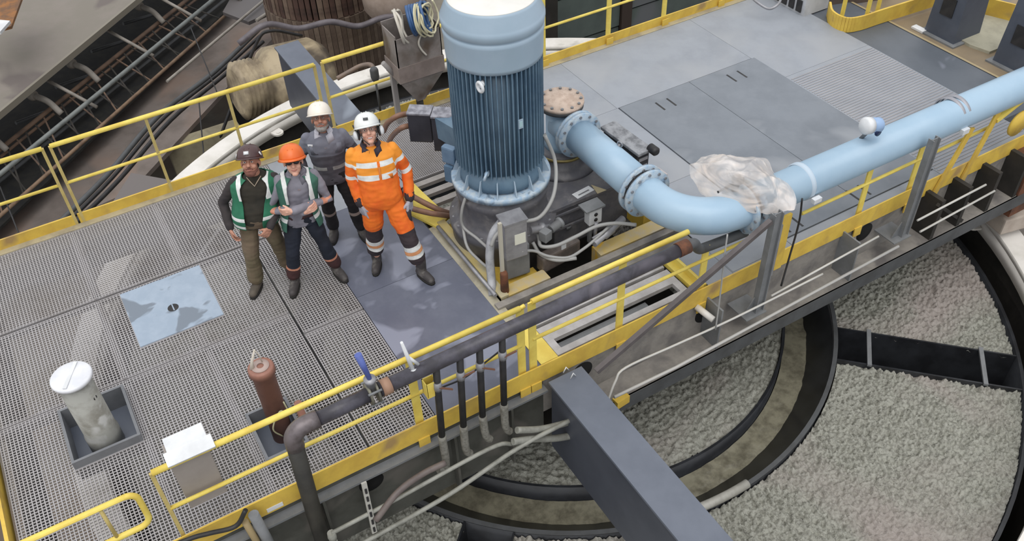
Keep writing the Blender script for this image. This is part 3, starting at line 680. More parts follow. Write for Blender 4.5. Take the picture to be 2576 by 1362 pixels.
cable([(1350, 575, .35), (1356, 600, .32), (1362, 620, .3), (1400, 618, .3), (1450, 595, .3), (1500, 570, .34), (1550, 562, .36), (1600, 566, .4)], .02, CAB, 'grey hose sweeping from the pump to the blue elbow flange', 'hose', 'hose')
cable([(1312, 632, .4), (1345, 632, .3), (1380, 645, .22), (1430, 648, .2), (1470, 625, .2), (1500, 600, .24), (1530, 572, .3)], .016, CAB, 'thin grey cable from the junction box under the pump', )
cable([(1340, 610, .3), (1360, 640, .2), (1400, 655, .18), (1450, 650, .18)], .02, CAB, 'short bent grey hose below the pump', 'hose', 'hose')
pm = thing('oil_pump', at_z(1360, 600, .3), 'small grey oil pump and fittings on the front of the gearbox', 'pump')
q = at_z(1335, 580, .42); b = MB(); b.lathe(q, [(.04, 0), (.04, .1), (.06, .11), (.06, .15), (.035, .16), (.035, .22)], 16, (.7, -.1, -.1)); b.build('barrel', GALV, pm)
b = MB(); b.obox(at_z(1372, 592, .4), (.1, .1, .12), .3, bev=.01); b.lathe(at_z(1385, 578, .4), [(.045, 0), (.045, .12), (.06, .12), (.06, .15)], 16, (.9, .2, .1)); b.build('pump_body', GREY, pm)
b = MB(); b.obox(at_z(1405, 640, .08), (.5, .12, .2), .1, bev=.02); b.build('sump', mat('grey brown sump', (108, 98, 92), (84, 78, 74), .5, scale=8), pm)
b = MB(); b.obox(at_z(1418, 622, .2), (.06, .01, .1), .1); b.build('tag_label', WHITE, pm)
fi = thing('filter_unit', at_z(1540, 600, .2), 'cluster of dull metal filter cylinders left of the blue elbow', 'filter')
b = MB(); b.lathe(at_z(1495, 615, .2), [(.035, 0), (.035, .16), (.05, .17), (.05, .3), (.04, .31), (.04, .5)], 16, (.93, .3, .05)); b.build('cylinder', GALV, fi)
b = MB(); b.tube([at_z(1490, 600, .25), at_z(1540, 568, .3)], .012, 6); b.tube([at_z(1500, 560, .3), at_z(1496, 600, .1)], .02, 8); b.build('pipe', GALV, fi)
for k, (pts, lb) in enumerate((([(1018, 478, .12), (1035, 492, .2), (1070, 512, .22), (1110, 530, .15), (1150, 543, .0)], 'upper brown rubber hose running from the orange man to the gearbox pit'),
                ([(1012, 508, .08), (1035, 524, .16), (1080, 536, .2), (1120, 542, .12), (1152, 547, -.02)], 'lower brown rubber hose running from the orange man to the gearbox pit'),
                ([(1036, 284, .8), (1000, 292, .85), (975, 310, .7), (965, 330, .5)], 'upper brown hose curving left from the black terminal box'),
                ([(1036, 316, .75), (1010, 322, .8), (985, 345, .5), (975, 370, .2)], 'lower brown hose curving left from the black terminal box'))):
    cable(pts, .032, mat('brown rubber hose', (140, 104, 84), (112, 88, 76), .5, scale=4), lb, 'hose', 'hose')

# ================================================================== near black pipe and its fittings
BY = 4.62
bk = thing('black_pipe', (2.4, BY, .5), 'black pipe along the near rail turning down at its left end', 'pipe')
p0 = at_y(1728, 612, BY); zb = .93
xl = at_y(775, 1085, BY).x
MB().tube([(4.35, BY, .97), (1.28, BY, .93)], .064, 20).build('straight_run', BPIPE, bk)
MB().tube(smooth([(4.37, BY, .97), (4.45, BY + .01, .955), (4.6, BY + .1, .75), (4.8, BY + .2, .6), (5.3, BY + .2, .56)]), .05, 16).build('rear_run', GREYD, bk)
MB().tube([(4.25, BY, .97), (4.37, BY, .972)], .07, 20).build('brown_collar', RUST, bk)
MB().tube([(1.19, BY, .925), (.74, BY, .915)], .062, 20).build('left_run', BPIPE, bk)
e = [Vector((.76, BY, .915)), Vector((.70, BY, .915))] + arc((.66, BY, .79), .125, 90, 180, (1, 0, 0), (0, 0, 1), 8) + [Vector((.535, BY, .72))]
MB().tube(e, .074, 20).build('elbow', mat('worn steel elbow', (118, 110, 112), (92, 84, 84), .4, .3, scale=6), bk)
MB().tube([(.535, BY, .76), (.51, BY - .0, -.2), (.50, BY - .02, -1.5)], .068, 20).build('drop_run', mat('wet dark pipe', (56, 54, 48), (40, 39, 36), .5, scale=3), bk)
vt = thing('lever_valve', (1.22, BY, .93), 'inline valve with a blue lever on the black pipe', 'valve')
b = MB()
for x in (1.185, 1.25): b.lathe((x, BY, .93), [(.03, 0), (.095, 0), (.095, .018), (.03, .018)], 20, (1, 0, 0))
b.build('flange_pair', mat('dull brass steel', (132, 130, 116), (104, 102, 92), .5, .3), vt)
b = MB()
for s1 in (-1, 1):
    for s2 in (-1, 1): b.cyl((1.17, BY + .07 * s1, .93 + .07 * s2), (1.285, BY + .07 * s1, .93 + .07 * s2), .01, 8)
b.build('stud', GREY, vt)
MB().lathe((1.225, BY, .98), [(.04, 0), (.035, .08), (.05, .09), (.05, .12), (.001, .12)], 14).build('bonnet', GALV, vt)
MB().tube([(1.225, BY, 1.10), at_y(900, 893, BY + .05)], [.02, .03], 8).build('lever', mat('blue lever grip', (92, 108, 176), (78, 92, 158), .5), vt, label='blue lever grip')
MB().tube([(1.3, BY, .93), (1.38, BY, .93)], .07, 20).build('orange_collar', mat('tan collar', (160, 126, 104), None), bk)
v2 = thing('white_valve', at_y(1030, 900, BY), 'small white lever valve standing on the black pipe', 'valve')
b = MB(); b.tube([at_y(1040, 935, BY), at_y(1028, 905, BY), at_y(1010, 862, BY)], [.02, .018, .012], 8); b.tube([at_y(1028, 900, BY), at_y(1052, 917, BY)], .014, 8); b.lathe(at_y(1040, 940, BY), [(.03, 0), (.03, .06)], 10); b.build('handle', WHITE, v2)
# yellow basket hook
yb = thing('yellow_holder', at_y(1080, 965, 4.6), 'small open yellow metal holder clipped under the black pipe', 'holder')
q = at_y(1080, 968, 4.66)
b = MB(); b.box(q.x - .045, q.x + .05, q.y - .05, q.y - .04, q.z - .1, q.z + .06); b.box(q.x - .05, q.x - .04, q.y - .05, q.y + .04, q.z - .1, q.z + .06); b.box(q.x + .045, q.x + .055, q.y - .05, q.y + .04, q.z - .1, q.z + .06); b.box(q.x - .05, q.x + .05, q.y + .03, q.y + .04, q.z - .1, q.z + .06); b.box(q.x - .05, q.x + .05, q.y - .05, q.y + .04, q.z - .11, q.z - .1); b.build('pocket', YEL, yb)
# four drops
DR = [((1104, 975), (1112, 1100), (1122, 1172), 'leftmost'), ((1160, 925), (1166, 1075), (1172, 1130), 'second from left'), ((1208, 895), (1214, 1050), (1222, 1095), 'third from left'), ((1264, 862), (1268, 1020), (1272, 1075), 'rightmost')]
SLV = mat('braided grey sleeve', (132, 130, 122), (104, 102, 94), .7, scale=30)
for i, (a, b_, c, w_) in enumerate(DR):
    t = thing('drop_hose', at_y(*b_, 4.6), 'black vertical drop pipe below the black header, ' + w_ + ' of the four', 'hose', 'vertical drop pipes')
    A = at_y(*a, 4.62); B = at_y(*b_, 4.6); C = at_y(*c, 4.58)
    A.z = max(A.z, .93)
    MB().tube([A, A.lerp(B, .55), B], .031, 12).build('pipe', BLACK, t)
    e = at_y(c[0] + (12 if i else -20), c[1] + 12, 4.57)
    MB().tube(smooth([B + Vector((0, 0, .02)), C, e]), .037, 10).build('sleeve', SLV, t)
    q = A.lerp(B, .28); 
    MB().lathe(q + Vector((0, 0, -.05)), [(.036, 0), (.04, .03), (.036, .1)], 10).build('ball_valve', GALV, t)
    MB().bar(q + Vector((0, -.03, 0)), q + Vector((.11, -.05, .03 if i % 2 else -.07)), .016, .01).build('lever', mat('red brown lever', (120, 84, 66), None), t)
tag(MB().tube(smooth([at_y(1105, 978, 4.7), at_y(1170, 950, 4.72), at_y(1230, 905, 4.72), at_y(1262, 880, 4.7)]), .008, 6).build('tie_wire', BLACK), 'thin black wire strung between the drop pipes', 'wire')
# pale hoses towards the box beam
PVC = mat('grey pvc pipe', (150, 150, 142), (124, 124, 116), .5, scale=6)
def ycable(pts, r_, m_, label, cat='pipe', name='pipe'):
    o = MB().tube(smooth([at_y(*p) for p in pts], 6), r_, 10).build(name, m_); tag(o, label, cat); return o
ycable([(1300, 1083, 4.45), (1360, 1080, 4.43), (1420, 1066, 4.4), (1450, 1052, 4.4)], .032, PVC, 'upper pale grey pipe stub entering the box beam')
ycable([(1290, 1112, 4.42), (1340, 1105, 4.4), (1400, 1103, 4.38), (1475, 1090, 4.35)], .034, PVC, 'lower pale grey pipe stub entering the box beam')
ycable([(835, 1342, 4.45), (1000, 1255, 4.45), (1230, 1130, 4.45), (1290, 1118, 4.45), (1330, 1120, 4.45)], .02, PVC, 'upper thin grey conduit running left below the drop pipes', 'conduit', 'conduit')
ycable([(760, 1452, 4.4), (935, 1355, 4.4), (1130, 1245, 4.4), (1300, 1130, 4.38), (1440, 1055, 4.36)], .022, PVC, 'lower thin grey conduit running left below the drop pipes', 'conduit', 'conduit')
ycable([(1120, 1165, 4.5), (1060, 1195, 4.5), (1000, 1240, 4.45), (945, 1310, 4.4)], .03, mat('brown grey hose', (110, 100, 96), (92, 82, 80), .5), 'brown grey hose falling away from the leftmost drop pipe', 'hose', 'hose')
sb = thing('slotted_bracket', at_y(930, 1260, 4.45), 'pale perforated strut channel holding the two conduits', 'bracket')
A = at_y(915, 1215, 4.5); B = at_y(942, 1340, 4.4); MB().bar(A, B, .045, .02, (0, 1, 0)).build('channel', mat('pale strut', (176, 174, 166), None), sb)
for k in range(6):
    q = A.lerp(B, (k + .7) / 6.5) + Vector((0, -.016, .004)); MB().bar(q, q + (B - A).normalized() * .05, .018, .012, (0, 1, 0)).build('slot', BLACK, sb)
tfit = at_y(835, 1348, 4.45); b = MB(); b.lathe(tfit + Vector((0, 0, -.06)), [(.035, 0), (.04, .05), (.035, .1)], 12); b.tube([tfit, tfit + Vector((.02, -.02, -.35))], .028, 10); tag(b.build('pipe_tee', PVC), 'pale pipe tee at the left end of the upper conduit', 'pipe fitting')

# ================================================================== things on the left grating
# white capped stand pipe in a box frame
def frame_box(name, hb, z, m_, label):
    x0, x1, y0, y1 = hb; t = thing(name, ((x0 + x1) / 2, (y0 + y1) / 2, 0), label, 'box')
    for a in ((x0, x0 + .025, y0, y1), (x1 - .025, x1, y0, y1)): MB().box(a[0], a[1], a[2], a[3], -.16, z).build('side_plate', m_, t)
    for a in ((x0 + .025, x1 - .025, y0, y0 + .025), (x0 + .025, x1 - .025, y1 - .025, y1)): MB().box(a[0], a[1], a[2], a[3], -.16, z).build('end_plate', m_, t)
    MB().box(x0 + .025, x1 - .025, y0 + .025, y1 - .025, -.17, -.16).build('bottom_plate', BEAM, t)
    return t
frame_box('steel_box', HB1, .09, mat('grey box frame', (124, 126, 130), (112, 114, 118), .5), 'open grey steel box frame around the white capped stand pipe')
frame_box('steel_box', HB2, .07, mat('grey box frame', (124, 126, 130), None), 'open grey steel box frame around the red-brown stand pipe')
bx, by = -.83, 6.28
st = thing('stand_pipe', (bx, by, -.16), 'pale grey stand pipe with a round white lid', 'pipe')
MB().lathe((bx, by, 0), [(.15, -.155), (.15, .02), (.14, .05), (.14, .73)], 40).build('pipe', mat('dirty pale pipe', (166, 166, 160), (132, 130, 122), .55, scale=4, c3=(184, 184, 182), s3=3), st)
MB().lathe((bx, by, .73), [(.15, 0), (.172, .01), (.172, .035), (.16, .045), (.001, .05)], 48).build('lid', mat('white lid', (232, 233, 237), (216, 218, 224), .25), st)
MB().obox((bx, by, .783), (.03, .3, .008), math.radians(-28)).build('lid_bar', WHITE, st)
q = Vector((bx + .1, by - .1, .52)); MB().lathe(q - Vector((.01, -.01, 0)), [(.022, 0), (.022, .012), (.001, .012)], 14, (1, -1, 0)).build('hole', BLACK, st)
rx, ry = .57, 5.5
rp = thing('level_sensor_pipe', (rx, ry, -.2), 'red-brown stand pipe with an open top and wiring behind the near rail', 'pipe')
MB().lathe((rx, ry, 0), [(.095, -.16), (.095, .72), (.115, .72), (.11, .78), (.1, .79), (.03, .79)], 32).build('pipe', PRIM, rp)
MB().lathe((rx, ry, .785), [(.001, 0), (.022, .004)], 14, caps=False).build('bore', BLACK, rp)
MB().lathe((rx, ry, .791), [(.03, .0), (.075, .001), (.075, .008), (.03, .008)], 28, caps=False).build('top_plate', mat('dull pink plate', (176, 156, 148), None), rp)
b = MB(); b.tube([(rx - .07, ry + .01, .79), (rx - .05, ry + .02, .86), (rx - .0, ry + .02, .98)], [.02, .014, .008], 8); b.tube([(rx + .03, ry + .03, .79), (rx + .02, ry + .03, .9), (rx, ry + .02, .97)], .006, 6); b.build('eye_bracket', mat('bone white', (204, 196, 184), None), rp)
b = MB(); b.tube(smooth([(rx - .02, ry - .1, -.05), (rx - .08, ry - .12, .12), (rx + .02, ry - .12, .3), (rx + .09, ry - .1, .2), (rx + .08, ry - .08, .35)]), .007, 6); b.build('sensor_wire', mat('pale wire', (188, 184, 150), None), rp)
tag(MB().tube([(rx + .2, ry - .1, -.15), (rx + .19, ry - .1, .28)], .035, 16).build('small_pipe', PRIM), 'short red-brown pipe right of the red-brown stand pipe', 'pipe')
# white roofed enclosure on the rail
en = thing('instrument_cabinet', (-.17, 4.78, .3), 'grey instrument cabinet with a white sloping roof mounted on the near rail', 'cabinet')
MB().obox((-.20, 4.925, .60), (.3, .15, .66), bev=.006).build('case', mat('warm grey cabinet paint', (160, 152, 146), (150, 142, 136), .5, scale=2), en)
b = MB(); x0, x1 = -.36, 0.0
b.slab([(x0, 4.76, .95), (x1, 4.76, .95), (x1, 4.87, .985), (x0, 4.87, .985)], .02); b.slab([(x0 + .03, 4.87, .985), (x1 - .03, 4.87, .985), (x1 - .03, 5.02, .975), (x0 + .03, 5.02, .975)], .03)
b.build('roof', WHITE, en)
tag(MB().tube(smooth([(-.8, 4.74, .1), (-.45, 4.7, .12), (-.3, 4.68, .1), (-.1, 4.66, .06), (.02, 4.66, .2)]), .02, 8).build('hose', BLACK), 'dark hose below the instrument cabinet', 'hose')
b = MB(); b.tube([(.06, 4.66, .1), (.08, 4.64, -.2), (.1, 4.6, -.6)], .045, 12); tag(b.build('pipe_stub', GREY), 'short grey pipe stub crossing the toe board below the cabinet', 'pipe')
b = MB(); b.tube([(-.02, 4.66, .06), (0.0, 4.64, -.2), (.0, 4.6, -.5)], .03, 12); tag(b.build('pipe_stub', mat('tan stub', (150, 132, 96), None)), 'thin tan pipe stub left of the grey pipe stub', 'pipe')
MB().obox((.24, 4.752, -.07), (.14, .004, .05)).build('toe_sticker', WHITE, r1, label='small white sticker on the toe board')
# ================================================================== people
V = Vector
SKIN = mat('weathered skin', (226, 178, 156), (212, 158, 136), .5, scale=14)
SKIN2 = mat('tanned skin', (194, 142, 120), (178, 126, 104), .5, scale=14)
def capsule(b, pts, rad, n=14):
    pts = [V(p) for p in pts]; rad = list(rad) if isinstance(rad, (list, tuple)) else [rad] * len(pts)
    t0 = (pts[0] - pts[1]).normalized(); t1 = (pts[-1] - pts[-2]).normalized(); r0, r1 = rad[0], rad[-1]
    P = [pts[0] + t0 * r0 * k for k in (.98, .85, .5)] + pts + [pts[-1] + t1 * r1 * k for k in (.5, .85, .98)]
    Rr = [r0 * k for k in (.2, .53, .87)] + rad + [r1 * k for k in (.87, .53, .2)]
    b.tube(P, Rr, n)
def ellip(b, c, rr_, rot=None, n=18):
    c = V(c); vv = []
    m_ = int(n * .6)
    for i in range(m_ + 1):
        th = PI * i / m_; row = []
        for k in range(n):
            a = 2 * PI * k / n; p = V((math.sin(th) * math.cos(a) * rr_[0], math.sin(th) * math.sin(a) * rr_[1], math.cos(th) * rr_[2]))
            if i in (0, m_): p.x = p.y = 0
            if rot: p = rot @ p
            if i in (0, m_) and k: row.append(row[0]); continue
            row.append(b.bm.verts.new(c + p))
        vv.append(row)
    for A, B in zip(vv, vv[1:]):
        for k in range(n):
            q = [A[k], B[k], B[(k + 1) % n], A[(k + 1) % n]]; q = [v for i, v in enumerate(q) if v not in q[:i]]
            if len(q) > 2: b.bm.faces.new(q)
def loft(b, rings, n=24, pw=2.4):
    """rings: (centre, rx, ry); superellipse sections, closed at both ends"""
    R_ = []
    for (c, rx, ry) in rings:
        c = V(c); row = []
        for k in range(n):
            a = 2 * PI * k / n; ca, sa = math.cos(a), math.sin(a)
            row.append(b.bm.verts.new(c + V((math.copysign(abs(ca) ** (2 / pw), ca) * rx, math.copysign(abs(sa) ** (2 / pw), sa) * ry, 0))))
        R_.append(row)
    for A, B in zip(R_, R_[1:]):
        for k in range(n): b.bm.faces.new((A[k], A[(k + 1) % n], B[(k + 1) % n], B[k]))
    b.bm.faces.new(list(reversed(R_[0]))); b.bm.faces.new(R_[-1])
def remesh(b, vox, sm=4):
    bmesh.ops.recalc_face_normals(b.bm, faces=b.bm.faces)
    me = bpy.data.meshes.new('t'); b.bm.to_mesh(me); b.bm.free()
    o = bpy.data.objects.new('t', me); COL.objects.link(o)
    r_ = o.modifiers.new('r', 'REMESH'); r_.mode = 'VOXEL'; r_.voxel_size = vox; r_.use_smooth_shade = True
    s_ = o.modifiers.new('s', 'SMOOTH'); s_.iterations = sm; s_.factor = .5
    dg = bpy.context.evaluated_depsgraph_get(); dg.update()
    me2 = bpy.data.meshes.new_from_object(o.evaluated_get(dg)); bpy.data.objects.remove(o); bpy.data.meshes.remove(me)
    me2.materials.clear()
    return me2
def wrinkle(me, f1, a1, fx, fz, a2, off):
    nn = [v.normal.copy() for v in me.vertices]
    for v, n_ in zip(me.vertices, nn):
        c = v.co; v.co = c + n_ * (noise.noise(c * f1 + off) * a1 + noise.noise(V((c.x * fx, c.y * fx, c.z * fz)) + off) * a2)
def put(name, me, mats, M_, par, rule=None, cuts=(), **k):
    if cuts:          # sharp edges where one cloth meets another
        bm = bmesh.new(); bm.from_mesh(me)
        for co, no, test in cuts:
            fs = [f_ for f_ in bm.faces if test(f_.calc_center_median())]; vs_ = {v for f_ in fs for v in f_.verts}; es = {e for f_ in fs for e in f_.edges}
            bmesh.ops.bisect_plane(bm, geom=list(vs_) + list(es) + fs, dist=1e-5, plane_co=co, plane_no=no)
        bm.to_mesh(me); bm.free()
    if rule:
        for p in me.polygons: p.material_index = rule(p.center)
    me.transform(M_)
    for p in me.polygons: p.use_smooth = True
    return link_mesh(name, me, mats, par, **k)
def raw(b):
    bmesh.ops.recalc_face_normals(b.bm, faces=b.bm.faces); me = bpy.data.meshes.new('t'); b.bm.to_mesh(me); b.bm.free(); return me
def hand(b, w, dr, palm, thumb, curl=28, s=1.0, fat=1.0, sp=1.0):
    """palm and five fingers; dr points along the hand, palm is the side the fingers curl to"""
    w = V(w); dr = V(dr).normalized(); palm = V(palm); palm = (palm - dr * palm.dot(dr)).normalized(); sd = palm.cross(dr)
    th = V(thumb); sd = sd if sd.dot(th) > 0 else -sd
    for i in range(4):
        o = sd * (1.5 - i) * .0225 * s * sp
        capsule(b, [w + dr * .01 + o * .6, w + dr * .088 * s + o], [.016 * fat, .0125 * fat], 8)
        ln = (.92, 1.0, .94, .76)[i] * s; p = w + dr * .09 * s + o * 1.05; d_ = dr.copy(); ax = dr.cross(palm); pts = [p.copy()]
        for j, l in enumerate((.043, .027, .021)):
            d_ = Quaternion(ax, math.radians(curl * (.7 if j == 0 else 1.0))) @ d_; p = p + d_ * l * ln; pts.append(p.copy())
        capsule(b, pts, [.0098 * fat, .0092 * fat, .0085 * fat, .0075 * fat], 8)
    ellip(b, w + dr * .05 * s, (.02, .02, .02))
    t0 = w + dr * .025 * s + sd * .028 * s + palm * .006; d1 = (sd * .75 + dr * .75 + palm * .35).normalized(); d2 = (sd * .3 + dr * 1.0 + palm * .5).normalized()
    capsule(b, [w + dr * .01, t0, t0 + d1 * .038 * s, t0 + d1 * .038 * s + d2 * .03 * s], [.015 * fat, .0145 * fat, .0115 * fat, .009 * fat], 8)
BOOTM = mat('scuffed dark boot', (66, 62, 62), (104, 100, 96), .6, scale=9, lo=.5, hi=.65)
SOLE = mat('boot sole', (36, 34, 32), None, .8)
SILV = mat('reflective tape', (236, 238, 236), (222, 224, 222), .35, scale=20)

def person(o):
    """o: pose and clothes. Local axes: -y is the way the person faces, x the person's left, z up."""
    s = o['h'] / 1.75; M_ = Matrix.Translation(V((o['x'], o['y'], 0))) @ Matrix.Rotation(math.radians(o['yaw']), 4, 'Z')
    inv = Matrix.Rotation(math.radians(-o['yaw']), 3, 'Z')
    root = thing('person', (o['x'], o['y'], 0), o['label'], 'person', 'four men standing on the deck')
    ft = [inv @ V((fx - o['x'], fy - o['y'], 0)) for fx, fy in o['feet']]       # [image left, image right] ankle points
    hx = o.get('hip', (0, 0)); lean = o.get('lean', (0, 0))     # lean: offset of neck relative to hip
    hip = V((hx[0], hx[1], .93 * s * o.get('hipz', 1)))
    neck = V((hx[0] + lean[0], hx[1] + lean[1], 1.475 * s))
    def sp(t): return hip.lerp(neck, t)                          # along the spine
    sh = [sp(.865) + V((sg * .172 * s * o.get('wide', 1), .0, 0)) for sg in (-1, 1)]
    hj = [hip + V((sg * .088 * s, 0, -.03)) for sg in (-1, 1)]
    an = [V((f_.x, f_.y, .10)) for f_ in ft]
    kn = []
    for i, sg in enumerate((-1, 1)):
        k = hj[i].lerp(an[i], .5) + V((sg * .012, -.035 - o.get('bend', (0, 0))[i], 0)); kn.append(k)
    el = [V(o['elbow'][i]) for i in (0, 1)]; wr = [V(o['wrist'][i]) for i in (0, 1)]
    hd = neck + V((0, -.03, .150 * s)) + V(o.get('hoff', (0, 0, 0)))
    HR = Matrix.Rotation(math.radians(o.get('turn', 0)), 3, 'Z') @ Matrix.Rotation(math.radians(-o.get('pitch', 20)), 3, 'X') @ Matrix.Rotation(math.radians(o.get('roll', 0)), 3, 'Y')
    HS_ = o.get('hs', 1.07)
    def hp_(x, y, z): return hd + HR @ (V((x, y, z)) * HS_)
    bl = o.get('belly', 0)
    TW = o.get('wide', 1)
    def torso(b, inf=0, z0=0, z1=1):
        L_ = [(-.16, .158, .112), (-.02, .168, .122), (.12, .158, .116), (.3, .160, .118), (.5, .172, .122), (.68, .186, .125), (.82, .190, .112), (.885, .168, .092), (.935, .115, .078), (.965, .082, .072), (1.0, .062, .062)]
        R_ = []
        for t, rx, ry in L_:
            if t < z0 or t > z1: continue
            add = bl * math.exp(-((t - .18) / .22) ** 2)
            c = sp(t) if t >= 0 else hip + V((0, 0, t * .5)); R_.append((c + V((0, -add * .6, 0)), rx * s * TW + inf + add * .5, ry * s + inf + add * .7))
        loft(b, R_)
    # -- body
    b = MB()
    torso(b, -.012)
    for i in (0, 1):
        capsule(b, [sh[i], el[i], wr[i]], [.048 * s, .038 * s, .027 * s])
        capsule(b, [hj[i], hj[i].lerp(kn[i], .4), kn[i], kn[i].lerp(an[i], .35), an[i]], [.082 * s, .078 * s, .055 * s, .055 * s, .038 * s])
        fd = V((math.sin(math.radians(o['toe'][i])), -math.cos(math.radians(o['toe'][i])), 0))
        capsule(b, [an[i] + V((0, .02, -.06)), an[i] + fd * .13 + V((0, 0, -.07))], [.035, .028])
        if not o.get('tuck', (0, 0))[i]:
            hand(b, wr[i], o['hdir'][i], o['palm'][i], o['thumb'][i], o.get('curl', 28), s)
    capsule(b, [neck + V((0, .005, -.06)), hd + V((0, .02, -.04))], [.060 * s, .055 * s])
    ellip(b, hp_(0, .012, .03), (.077, .096, .092), HR); ellip(b, hp_(0, -.018, -.035), (.063, .074, .082), HR)
    ellip(b, hp_(0, -.068, -.094), (.03, .024, .022), HR)
    capsule(b, [hp_(0, -.088, .012), hp_(0, -.106, -.022)], [.010, .0155], 10)
    for sg in (-1, 1):
        ellip(b, hp_(sg * .013, -.098, -.026), (.009, .010, .008), HR)
        ellip(b, hp_(sg * .036, -.064, -.028), (.026, .024, .026), HR)
        ellip(b, hp_(sg * .078, .008, -.006), (.010, .021, .031), HR)
    capsule(b, [hp_(-.045, -.078, .034), hp_(0, -.088, .030), hp_(.045, -.078, .034)], [.010, .012, .010], 8)
    put('body', remesh(b, .0062, 2), o.get('skin', SKIN), M_, root)
    # -- face details
    HM = M_
    for sg in (-1, 1):
        b = MB(); ellip(b, hp_(sg * .030, -.083, .010), (.0135, .010, .0085), HR, 12); ey = put('eye', raw(b), mat('eye white', (214, 206, 200), None, .3), M_, root)
        b = MB(); ellip(b, hp_(sg * .030, -.0905, .010), (.006, .004, .006), HR, 10); put('iris', raw(b), mat('dark iris', (40, 30, 26), None, .3), M_, ey)
        b = MB(); capsule(b, [hp_(sg * .014, -.097, .029), hp_(sg * .046, -.084, .031)], [.0045, .003], 6); put('eyebrow', raw(b), o['hairm'], M_, root)
    b = MB(); capsule(b, [hp_(-.024, -.082, -.054), hp_(-.012, -.090, -.060), hp_(0, -.093, -.062), hp_(.012, -.090, -.060), hp_(.024, -.082, -.054)], [.003, .0045, .005, .0045, .003], 8)
    put('lips', raw(b), mat('lips', (176, 112, 102), None, .5), M_, root)
    if o.get('smile'):
        b = MB(); capsule(b, [hp_(-.015, -.094, -.0595), hp_(0, -.1, -.062), hp_(.015, -.094, -.0595)], .0035, 6); put('teeth', raw(b), WHITE, M_, root)
    if o.get('beard'):
        b = MB(); ellip(b, hp_(0, -.052, -.092), (.05, .045, .032), HR)
        capsule(b, [hp_(-.055, -.03, -.06), hp_(-.03, -.07, -.09), hp_(.03, -.07, -.09), hp_(.055, -.03, -.06)], .015, 8)
        capsule(b, [hp_(-.03, -.08, -.055), hp_(0, -.095, -.042), hp_(.03, -.08, -.055)], .008, 8)
        put('beard', remesh(b, .007, 2), o['beard'], M_, root)
    b = MB(); ellip(b, hp_(0, .03, .005), (.082, .086, .085), HR); put('hair', raw(b), o['hairm'], M_, root)
    # -- helmet
    hm = o['helmet']; b = MB(); n = 32; rings = []
    for i in range(11):
        t = i / 10; th = t * PI / 2; row = []
        for k in range(n):
            a = 2 * PI * k / n; rr2 = math.cos(th * .999) ** .8
            row.append(b.bm.verts.new(hp_(math.cos(a) * .112 * rr2, .008 + math.sin(a) * .134 * rr2, .038 + math.sin(th) * .125)))
        rings.append(row)
    for A, B in zip(rings, rings[1:]):
        for k in range(n): fc = b.bm.faces.new((A[k], A[(k + 1) % n], B[(k + 1) % n], B[k]))
    b.bm.faces.new(list(reversed(rings[0]))); b.bm.faces.new(rings[-1])
    he = put('helmet', raw(b), hm, M_, root)
    b = MB(); A = []; B = []; C = []
    for k in range(17):
        a = math.radians(180 + 180 * k / 16); ca, sa = math.cos(a), math.sin(a); e = .012 + (.042 if o.get('peak', 1) else .012) * max(0, -sa) ** 1.6
        A.append(b.bm.verts.new(hp_(ca * .110, .008 + sa * .131, .046))); B.append(b.bm.verts.new(hp_(ca * (.112 + e), .008 + sa * (.134 + e), .034))); C.append(b.bm.verts.new(hp_(ca * .110, .008 + sa * .131, .030)))
    for k in range(16):
        b.bm.faces.new((A[k], A[k + 1], B[k + 1], B[k])); b.bm.faces.new((B[k], B[k + 1], C[k + 1], C[k]))
    put('brim', raw(b), hm, M_, he)
    b = MB()
    for x in (-.02, .02): capsule(b, [hp_(x, -.09, .125), hp_(x, .0, .163), hp_(x, .09, .13)], .006, 6)
    put('crown_rib', raw(b), hm, M_, he)
    for (x, y, z, w, h_, m_) in o.get('decals', ()):
        q = hp_(x, y, z); nn = (HR @ V((x * 1.3, y, (z - .04) * 1.1))).normalized(); b = MB(); sx_ = nn.cross(V((0, 0, 1))).normalized(); up = sx_.cross(nn)
        b.obox(q, (w, h_, .004), Matrix((sx_, up, nn)).transposed()); put('helmet_badge', raw(b), m_, M_, he)
    if o.get('glasses'):
        b = MB()
        for sg in (-1, 1): ellip(b, hp_(sg * .031, -.096, .010), (.027, .009, .017), HR, 14)
        capsule(b, [hp_(-.02, -.103, .016), hp_(.02, -.103, .016)], .004, 6)
        for sg in (-1, 1): capsule(b, [hp_(sg * .055, -.086, .014), hp_(sg * .082, .0, .01)], .004, 6)
        put('sunglasses', raw(b), mat('dark glossy lens', (26, 20, 20), None, .1), M_, root)
    if o.get('clear'):
        b = MB()
        for sg in (-1, 1):
            b.tube([hp_(sg * .031 + .024 * math.cos(k * PI / 5), -.1, .010 + .015 * math.sin(k * PI / 5)) for k in range(10)], .002, 5, closed=True)
            capsule(b, [hp_(sg * .055, -.09, .014), hp_(sg * .082, .0, .01)], .003, 6)
        put('spectacles', raw(b), mat('spectacle frame', (120, 116, 116), None, .3), M_, root)
    if o.get('muffs'):
        for sg in (-1, 1):
            b = MB(); ellip(b, hp_(sg * .112, .0, -.02), (.026, .036, .046), HR, 16); put('ear_muff', raw(b), WHITE, M_, root)
            b = MB(); ellip(b, hp_(sg * .092, -.0, -.02), (.016, .04, .05), HR, 16); capsule(b, [hp_(sg * .10, 0, .0), hp_(sg * .118, .01, .07)], .007, 6); put('muff_cushion', raw(b), BLACK, M_, root)
        b = MB()
        for sg in (-1, 1): capsule(b, [hp_(sg * .083, -.04, .03), hp_(sg * .066, -.05, -.06), hp_(sg * .02, -.065, -.118)], .005, 6)
        put('chin_strap', raw(b), BLACK, M_, root)
    # -- upper garment with sleeves
    bones = [('torso', hip, neck, .15)]
    b = MB(); torso(b, .012, o.get('hem', -.16))
